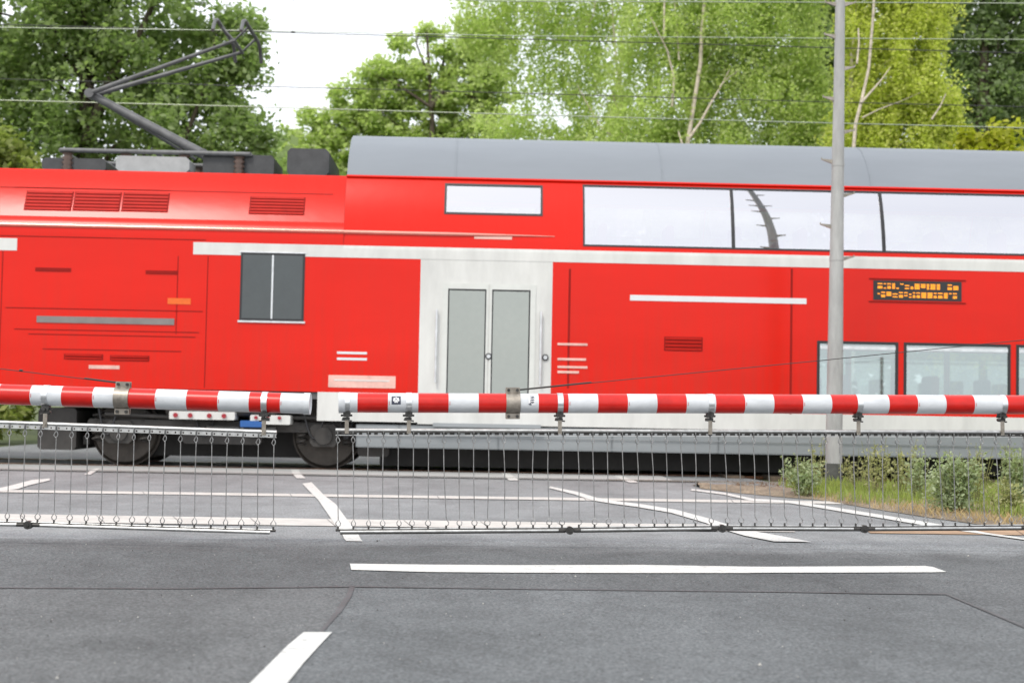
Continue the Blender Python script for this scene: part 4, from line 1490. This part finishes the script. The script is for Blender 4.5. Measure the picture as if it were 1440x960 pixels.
tree('broadleaf_tree', 'large dense green broadleaf tree filling the upper left behind the train', 34.0,
     [(60, 20, 150, 110), (190, 20, 120, 120), (120, 130, 170, 90), (300, 100, 55, 78), (330, 60, 42, 52), (270, 190, 100, 75), (330, 210, 60, 70), (350, 130, 34, 60), (60, 220, 130, 80),
      (-110, 90, 130, 170), (150, -110, 190, 90), (335, 300, 70, 80), (180, 300, 160, 80), (20, 330, 140, 90)],
     1350, 72, 0.46, 0.10, L_OAK, M['bark_dark'], [([(120, 200), (150, 120), (200, 40), (235, -40)], 0.12, 0.05), ([(150, 150), (100, 90), (60, 30)], 0.07, 0.02), ([(250, 220), (290, 120), (305, 40)], 0.07, 0.02)],
     110, 0.34, shell=0.5)
tree('pale_shrub', 'pale yellowish green shrub at the far left edge behind the train', 29.0,
     [(-20, 215, 58, 42), (-70, 250, 80, 80), (5, 260, 50, 60), (-20, 330, 80, 80), (-10, 430, 80, 120), (-10, 560, 70, 90)], 330, 50, 0.36, 0.11, L_OLIVE, M['bark_dark'], [], -30, 0.10, limb_n=14)
tree('pine_tree', 'light green full crowned tree with tiered foliage in the sky gap', 44.0,
     [(603, 46, 24, 16), (636, 76, 36, 20), (566, 62, 16, 12), (560, 98, 44, 20), (528, 108, 34, 15), (605, 112, 66, 24), (668, 108, 56, 26), (500, 140, 60, 22), (570, 142, 80, 28), (655, 150, 66, 30), (480, 172, 62, 22),
      (438, 165, 26, 11), (550, 182, 110, 30), (660, 190, 80, 30), (440, 200, 56, 26), (590, 225, 130, 36), (430, 245, 66, 44), (500, 270, 80, 50), (640, 260, 80, 50), (690, 60, 40, 30), (695, 130, 34, 40)],
     1150, 52, 0.34, 0.10, L_PINE, M['bark_dark'], [([(604, 250), (608, 180), (604, 110), (600, 40)], 0.11, 0.03), ([(606, 152), (622, 130), (650, 132), (690, 146)], 0.08, 0.02), ([(604, 110), (585, 60), (592, 38)], 0.04, 0.012), ([(605, 150), (560, 120), (530, 108)], 0.05, 0.02)],
     606, 0.16, flat=0.75, shell=0.3, limb_n=30, up=0.6)
tree('birch_tree', 'sparse light green birch with thin pale stems right of the sky gap', 37.0,
     [(680, 10, 50, 60), (740, 25, 70, 55), (660, 60, 30, 30), (800, 70, 60, 60), (820, 5, 90, 50), (850, 130, 70, 60), (740, 165, 45, 30), (710, 180, 60, 34), (800, 195, 80, 30), (860, 215, 80, 40), (740, 110, 40, 24), (720, -60, 90, 60), (850, -60, 90, 60), (760, 270, 100, 60)],
     820, 66, 0.42, 0.062, L_BIRCH, M['bark_birch'], [([(872, 215), (878, 165), (868, 100), (862, 30), (860, -20)], 0.05, 0.02), ([(868, 195), (845, 180), (825, 145), (812, 120)], 0.04, 0.012), ([(872, 160), (862, 135), (858, 120)], 0.03, 0.01), ([(840, -20), (835, 20), (815, 60)], 0.02, 0.01)],
     872, 0.09, hang=0.55, droop=0.8, limb_n=16, shell=0.35, front=0.75)
tree('birch_tree', 'broad dense green birch with curving white trunk left of the pole', 35.0,
     [(930, 40, 80, 80), (1020, 30, 90, 80), (1100, 50, 70, 80), (950, 130, 80, 70), (1050, 130, 90, 75), (1130, 140, 50, 70), (900, 190, 70, 40), (1000, 210, 110, 50), (1110, 215, 80, 45), (980, -60, 120, 70), (1110, -60, 90, 60), (1160, 200, 40, 50), (1020, 290, 140, 60)],
     1350, 88, 0.44, 0.062, L_BIRCH, M['bark_birch'], [([(965, 225), (968, 195), (976, 145), (985, 90), (987, 40), (992, -10)], 0.075, 0.05), ([(967, 198), (985, 172), (1001, 143), (1016, 118), (1026, 98)], 0.05, 0.02), ([(1012, 122), (1024, 110), (1038, 100)], 0.025, 0.01),
      ([(945, 150), (948, 110), (938, 70), (915, 25)], 0.045, 0.02), ([(934, 55), (934, 10), (936, -20)], 0.035, 0.02), ([(955, 85), (952, 40), (948, 0)], 0.03, 0.015), ([(960, 205), (954, 185)], 0.04, 0.02)],
     968, 0.12, hang=0.6, droop=0.8, limb_n=14, shell=0.35, front=1.0)
tree('birch_tree', 'yellow green birch with slender trunks just right of the pole', 33.0,
     [(1230, 30, 60, 60), (1290, 20, 50, 50), (1250, 100, 70, 60), (1300, 80, 34, 36), (1215, 170, 60, 60), (1285, 165, 55, 55), (1320, 140, 32, 34), (1330, 165, 26, 28), (1250, 220, 80, 45), (1250, -50, 80, 50), (1320, -50, 50, 40), (1260, 290, 80, 60)],
     900, 90, 0.40, 0.06, L_YEL, M['bark_birch'], [([(1200, 215), (1203, 175), (1212, 140), (1222, 95), (1228, 20), (1230, -20)], 0.055, 0.035), ([(1211, 145), (1226, 128), (1240, 112), (1252, 95)], 0.04, 0.015), ([(1212, 166), (1236, 154), (1268, 142), (1300, 128)], 0.022, 0.008), ([(1205, 90), (1208, 60), (1207, 40)], 0.03, 0.02),
      ([(1310, 168), (1322, 150), (1330, 132)], 0.03, 0.015)],
     1202, 0.09, hang=0.5, droop=0.8, limb_n=14, shell=0.35, front=1.0)
tree('dark_tree', 'dark green broadleaf tree in the upper right corner behind the yellowish birch', 41.0,
     [(1370, 60, 55, 55), (1420, 60, 60, 70), (1340, 110, 40, 50), (1400, 150, 70, 55), (1460, 130, 60, 70), (1350, 190, 60, 50), (1440, 230, 70, 50), (1390, -20, 80, 60), (1480, 0, 80, 80), (1330, 30, 30, 40), (1400, 300, 130, 80)],
     760, 60, 0.46, 0.10, L_DARK, M['bark_dark'], [([(1380, 250), (1382, 120), (1386, 20)], 0.22, 0.10)], 1382, 0.26, shell=0.45)
tree('dark_tree', 'dark tree glimpsed between the two birches beside the pole', 46.0,
     [(1165, 60, 50, 60), (1150, 10, 60, 40), (1180, 120, 60, 60), (1170, 200, 80, 60)], 260, 56, 0.5, 0.14, L_DARK, M['bark_dark'], [], 1168, 0.2, shell=0.3)
tree('yellow_bush', 'small yellow green bush showing above the train roof at the right', 29.0,
     [(1385, 205, 42, 22), (1415, 195, 22, 12), (1372, 225, 40, 30), (1400, 260, 60, 50), (1390, 350, 70, 80), (1390, 480, 70, 110)], 260, 50, 0.30, 0.10, L_BUSH, M['bark_dark'], [([(1400, 240), (1392, 200), (1388, 172)], 0.02, 0.006)], 1395, 0.06, limb_n=14)
# dense undergrowth behind the track: reads as one mass
n = 42000
px = rng.uniform(-500, 1900, n)
topy = 235 + 30 * np.sin(px / 70.0) + 18 * np.sin(px / 23.0 + 1) + rng.normal(0, 14, n)
py = topy + (600 - topy) * rng.random(n) ** 0.9
dp = rng.uniform(38.5, 43.0, n)
C = np.array([tuple(at(float(a), float(b_), float(c))) for a, b_, c in zip(px, py, dp)])
C = C[~((C[:, 0] > -15.0) & (C[:, 0] < -8.0) & (C[:, 2] < 4))]
tag(leaf_mesh('undergrowth', C, 0.26, 0.3, L_OAK, None, rng.normal(0.4, 0.25, len(C))), kind='stuff')

# ------------------------------------------------------------------ verge beside the track
edge = [(985, 687), (1040, 693.5), (1100, 699), (1150, 703), (1200, 711), (1250, 719), (1300, 727), (1350, 734), (1400, 741), (1440, 746), (1600, 752)]
E = [gnd(x, y, 0.0) for x, y in edge]
vg = MB()
V = []
NX, NY = 60, 14
poly_x = np.interp(np.linspace(0, 1, NX + 1), np.linspace(0, 1, len(E)), [p.x for p in E])
poly_y = np.interp(np.linspace(0, 1, NX + 1), np.linspace(0, 1, len(E)), [p.y for p in E])
for i in range(NX + 1):
    x = poly_x[i]
    y0 = poly_y[i]
    y1 = max(y0 + 0.25, ZT - 3.25 + x * YAW)
    for j in range(NY + 1):
        t = j / NY
        z = 0.006 + (0.05 * math.sin(PI * min(1, t * 1.3)) + random.uniform(-.012, .012)) * (0 if j == 0 else 1)
        V.append((x, y0 + (y1 - y0) * t + (random.uniform(-.04, .04) if j == 0 else 0), z))
vg.add(V, [(i * (NY + 1) + j, (i + 1) * (NY + 1) + j, (i + 1) * (NY + 1) + j + 1, i * (NY + 1) + j + 1) for i in range(NX) for j in range(NY)], 0, True)
struct('verge', vg, M['soil'])


def verge_y(x):
    return float(np.interp(x, poly_x, poly_y))


def blades(name, pts, h, w, m_, kind='stuff', tintc=0.5, lean=0.35):
    n = len(pts)
    P = np.array(pts)
    a = rng.uniform(0, 2 * PI, n)
    hh = h * rng.uniform(0.5, 1.3, n)
    ln = rng.uniform(0, lean, n) * hh
    dx, dy = np.cos(a), np.sin(a)
    b2 = rng.uniform(0, 2 * PI, n)
    ux, uy = np.cos(b2) * w / 2, np.sin(b2) * w / 2
    V = np.empty((n, 4, 3))
    V[:, 0] = P + np.stack([-ux, -uy, np.zeros(n)], 1)
    V[:, 1] = P + np.stack([ux, uy, np.zeros(n)], 1)
    V[:, 2] = P + np.stack([ux * 0.7 + dx * ln * 0.4, uy * 0.7 + dy * ln * 0.4, hh * 0.6], 1)
    V[:, 3] = P + np.stack([dx * ln, dy * ln, hh], 1)
    me = bpy.data.meshes.new(name)
    me.from_pydata(V.reshape(-1, 3).tolist(), [], [(4 * i, 4 * i + 1, 4 * i + 2, 4 * i + 3) for i in range(n)])
    at_ = me.attributes.new('leaf_tint', 'FLOAT', 'FACE')
    at_.data.foreach_set('value', np.clip(rng.normal(tintc, 0.22, n), 0, 1).astype(np.float32))
    me.materials.append(m_)
    o_ = bpy.data.objects.new(name, me)
    COL.objects.link(o_)
    return tag(o_, kind=kind)


L_GRASS = mat_leaf('grass_blade', (0.17, 0.23, 0.045), (0.40, 0.47, 0.14), 0.4)
L_STRAW = mat_leaf('dry_grass', (0.34, 0.24, 0.12), (0.62, 0.47, 0.27), 0.3)
L_WEED = mat_leaf('weed_leaf', (0.25, 0.30, 0.17), (0.49, 0.55, 0.36), 0.45)
L_WEED2 = mat_leaf('weed_leaf_olive', (0.30, 0.30, 0.13), (0.56, 0.55, 0.32), 0.45)
gpts, spts = [], []
for _ in range(26000):
    x = random.uniform(3.3, 9.5)
    y0 = verge_y(x)
    y1 = max(y0 + 0.3, ZT - 3.35 + x * YAW)
    t = random.random()
    y = y0 + (y1 - y0) * t
    dens = 0.5 + 0.5 * math.sin(x * 3.1 + 1.2 * math.sin(y * 2.3)) * math.sin(y * 2.7 + x)
    if 720 + FPX * x / y < 1104 + random.uniform(-20, 30):
        continue
    if t > 0.16 + 0.10 * math.sin(x * 5) and random.random() < 0.35 + 0.65 * dens:
        gpts.append((x, y, 0.03))
    elif t <= 0.45 and random.random() < 0.5:
        spts.append((x, y, 0.01))
blades('grass', gpts, 0.12, 0.008, L_GRASS)
blades('dry_grass', spts, 0.085, 0.007, L_STRAW, lean=0.9)


def weed(px, py, h, spread, stems, lf, m_, label, n_leaf=26, name='weed', bushy=0.5, size=0.021, pz=None):
    g = gnd(px, py, 0.02)
    root = empty(name, (g.x, g.y, 0.0), 0, label, 'plant')
    sm_, pts = MB(), []
    for i in range(stems):
        a = random.uniform(0, 2 * PI)
        l = h * random.uniform(0.6, 1.05)
        rr = spread * random.random() ** 0.7
        e = g + Vector((math.cos(a) * rr, math.sin(a) * rr * 0.7, l))
        s_ = g + Vector((math.cos(a) * rr * 0.25, math.sin(a) * rr * 0.25, -0.03))
        m1 = s_ + (e - s_) * 0.5 + Vector((0, 0, 0.06 * l))
        sm_.tube([s_, m1, e], [0.0055, 0.004, 0.002], 5)
        for k in range(int(n_leaf * (1.15 if bushy > 0.45 else 0.6))):
            t = bushy * random.random() + (1 - bushy) * (0.35 + 0.65 * random.random())
            p = s_ * (1 - t) + e * t
            q = (0.03 + 0.11 * spread * (1.15 - t)) * (1.0 if bushy > 0.45 else 0.5)
            pts.append((p.x + random.gauss(0, q), p.y + random.gauss(0, q), max(0.01, p.z + random.gauss(0, 0.02))))
            if random.random() < 0.15:
                sd = Vector((random.gauss(0, q * 1.4), random.gauss(0, q * 1.4), random.uniform(0.03, 0.1)))
                sm_.tube([p, p + sd], [0.0025, 0.0012], 4)
                for _ in range(4):
                    w_ = p + sd * random.random()
                    pts.append((w_.x, w_.y, w_.z))
    build('stem', sm_, M['weed_stem'], root)
    leaf_mesh('foliage', np.array(pts), size, 0.2, m_, root, rng.normal(0.5, 0.22, len(pts)), elong=2.0)
    return root


M['weed_stem'] = mat('weed_stem', (0.20, 0.21, 0.08), 0.7)
weed(1128, 697, 0.42, 0.30, 22, 0, L_WEED, 'low spreading green weed left of the pole base', 30)
weed(1150, 692, 0.62, 0.20, 8, 0, L_WEED2, 'taller pale feathery weed leaning against the pole from the left', 24, bushy=0.2, size=0.017)
weed(1205, 694, 0.52, 0.25, 12, 0, L_WEED2, 'sparse olive weed immediately right of the pole base', 22, bushy=0.3, size=0.017)
weed(1232, 700, 0.66, 0.22, 12, 0, L_WEED2, 'tall thin seeding weed second to the right of the pole', 24, bushy=0.2, size=0.022)
weed(1262, 702, 0.64, 0.24, 13, 0, L_WEED2, 'tall thin seeding weed midway between pole and the bushy weed', 24, bushy=0.2, size=0.022)
weed(1292, 706, 0.60, 0.20, 12, 0, L_WEED, 'short dark green weed touching the left side of the bushy weed', 30, bushy=0.8)
weed(1338, 722, 0.58, 0.30, 40, 0, L_WEED, 'biggest bushy grey green weed in the middle of the verge', 44, bushy=0.85, size=0.022)
weed(1372, 712, 0.64, 0.20, 12, 0, L_WEED2, 'tall olive weed behind the right flank of the bushy weed', 26, bushy=0.3, size=0.017)
weed(1432, 716, 0.62, 0.26, 26, 0, L_WEED, 'leafy green weed at the right edge of the picture', 36, bushy=0.7)
weed(1415, 726, 0.36, 0.22, 14, 0, L_WEED2, 'low yellowish weed in dry grass near the right edge', 24, bushy=0.6)
weed(1482, 722, 0.70, 0.3, 24, 0, L_WEED, 'leafy weed beyond the right edge', 36, bushy=0.7)

# ------------------------------------------------------------------ light
SUN_EL, SUN_AZ = math.radians(52), math.radians(205)   # azimuth from +Y clockwise: behind and left of the viewer
W = bpy.data.worlds.new('World')
S.world = W
W.use_nodes = True
nt = W.node_tree
bg = nt.nodes['Background']
sky = nt.nodes.new('ShaderNodeTexSky')
sky.sky_type = 'NISHITA'
sky.sun_disc = False
sky.sun_elevation = SUN_EL
sky.sun_rotation = SUN_AZ
sky.air_density, sky.dust_density, sky.ozone_density = 1.0, 3.0, 1.0
# bright thin overcast over the blue
tc = nt.nodes.new('ShaderNodeTexCoord')
nz = nt.nodes.new('ShaderNodeTexNoise')
nz.inputs['Scale'].default_value = 2.2
nz.inputs['Detail'].default_value = 6
nt.links.new(tc.outputs['Generated'], nz.inputs['Vector'])
r = ramp(nt, (0.72,) * 3, (0.97,) * 3, 0.3, 0.65)
nt.links.new(nz.outputs['Fac'], r.inputs['Fac'])
mx = nt.nodes.new('ShaderNodeMix')
mx.data_type = 'RGBA'
nt.links.new(r.outputs['Color'], mx.inputs[0])
nt.links.new(sky.outputs[0], mx.inputs[6])
mx.inputs[7].default_value = (9.3, 9.5, 9.9, 1)
nt.links.new(mx.outputs[2], bg.inputs['Color'])
bg.inputs['Strength'].default_value = 0.12
sd = bpy.data.lights.new('sun', 'SUN')
so = bpy.data.objects.new('sun', sd)
COL.objects.link(so)
sd.energy = 1.5
sd.angle = math.radians(14)
sd.color = (1.0, 0.95, 0.87)
dirv = Vector((math.sin(SUN_AZ) * math.cos(SUN_EL), math.cos(SUN_AZ) * math.cos(SUN_EL), math.sin(SUN_EL)))
so.rotation_euler = dirv.to_track_quat('Z', 'Y').to_euler()

vs = S.view_settings
S.display_settings.display_device = 'sRGB'
vs.view_transform = 'Standard'
vs.look = 'None'
vs.exposure = 0.5
vs.gamma = 1.0
vs.use_curve_mapping = False
S.cycles.max_bounces = 8
S.cycles.transparent_max_bounces = 16
S.cycles.use_denoising = True
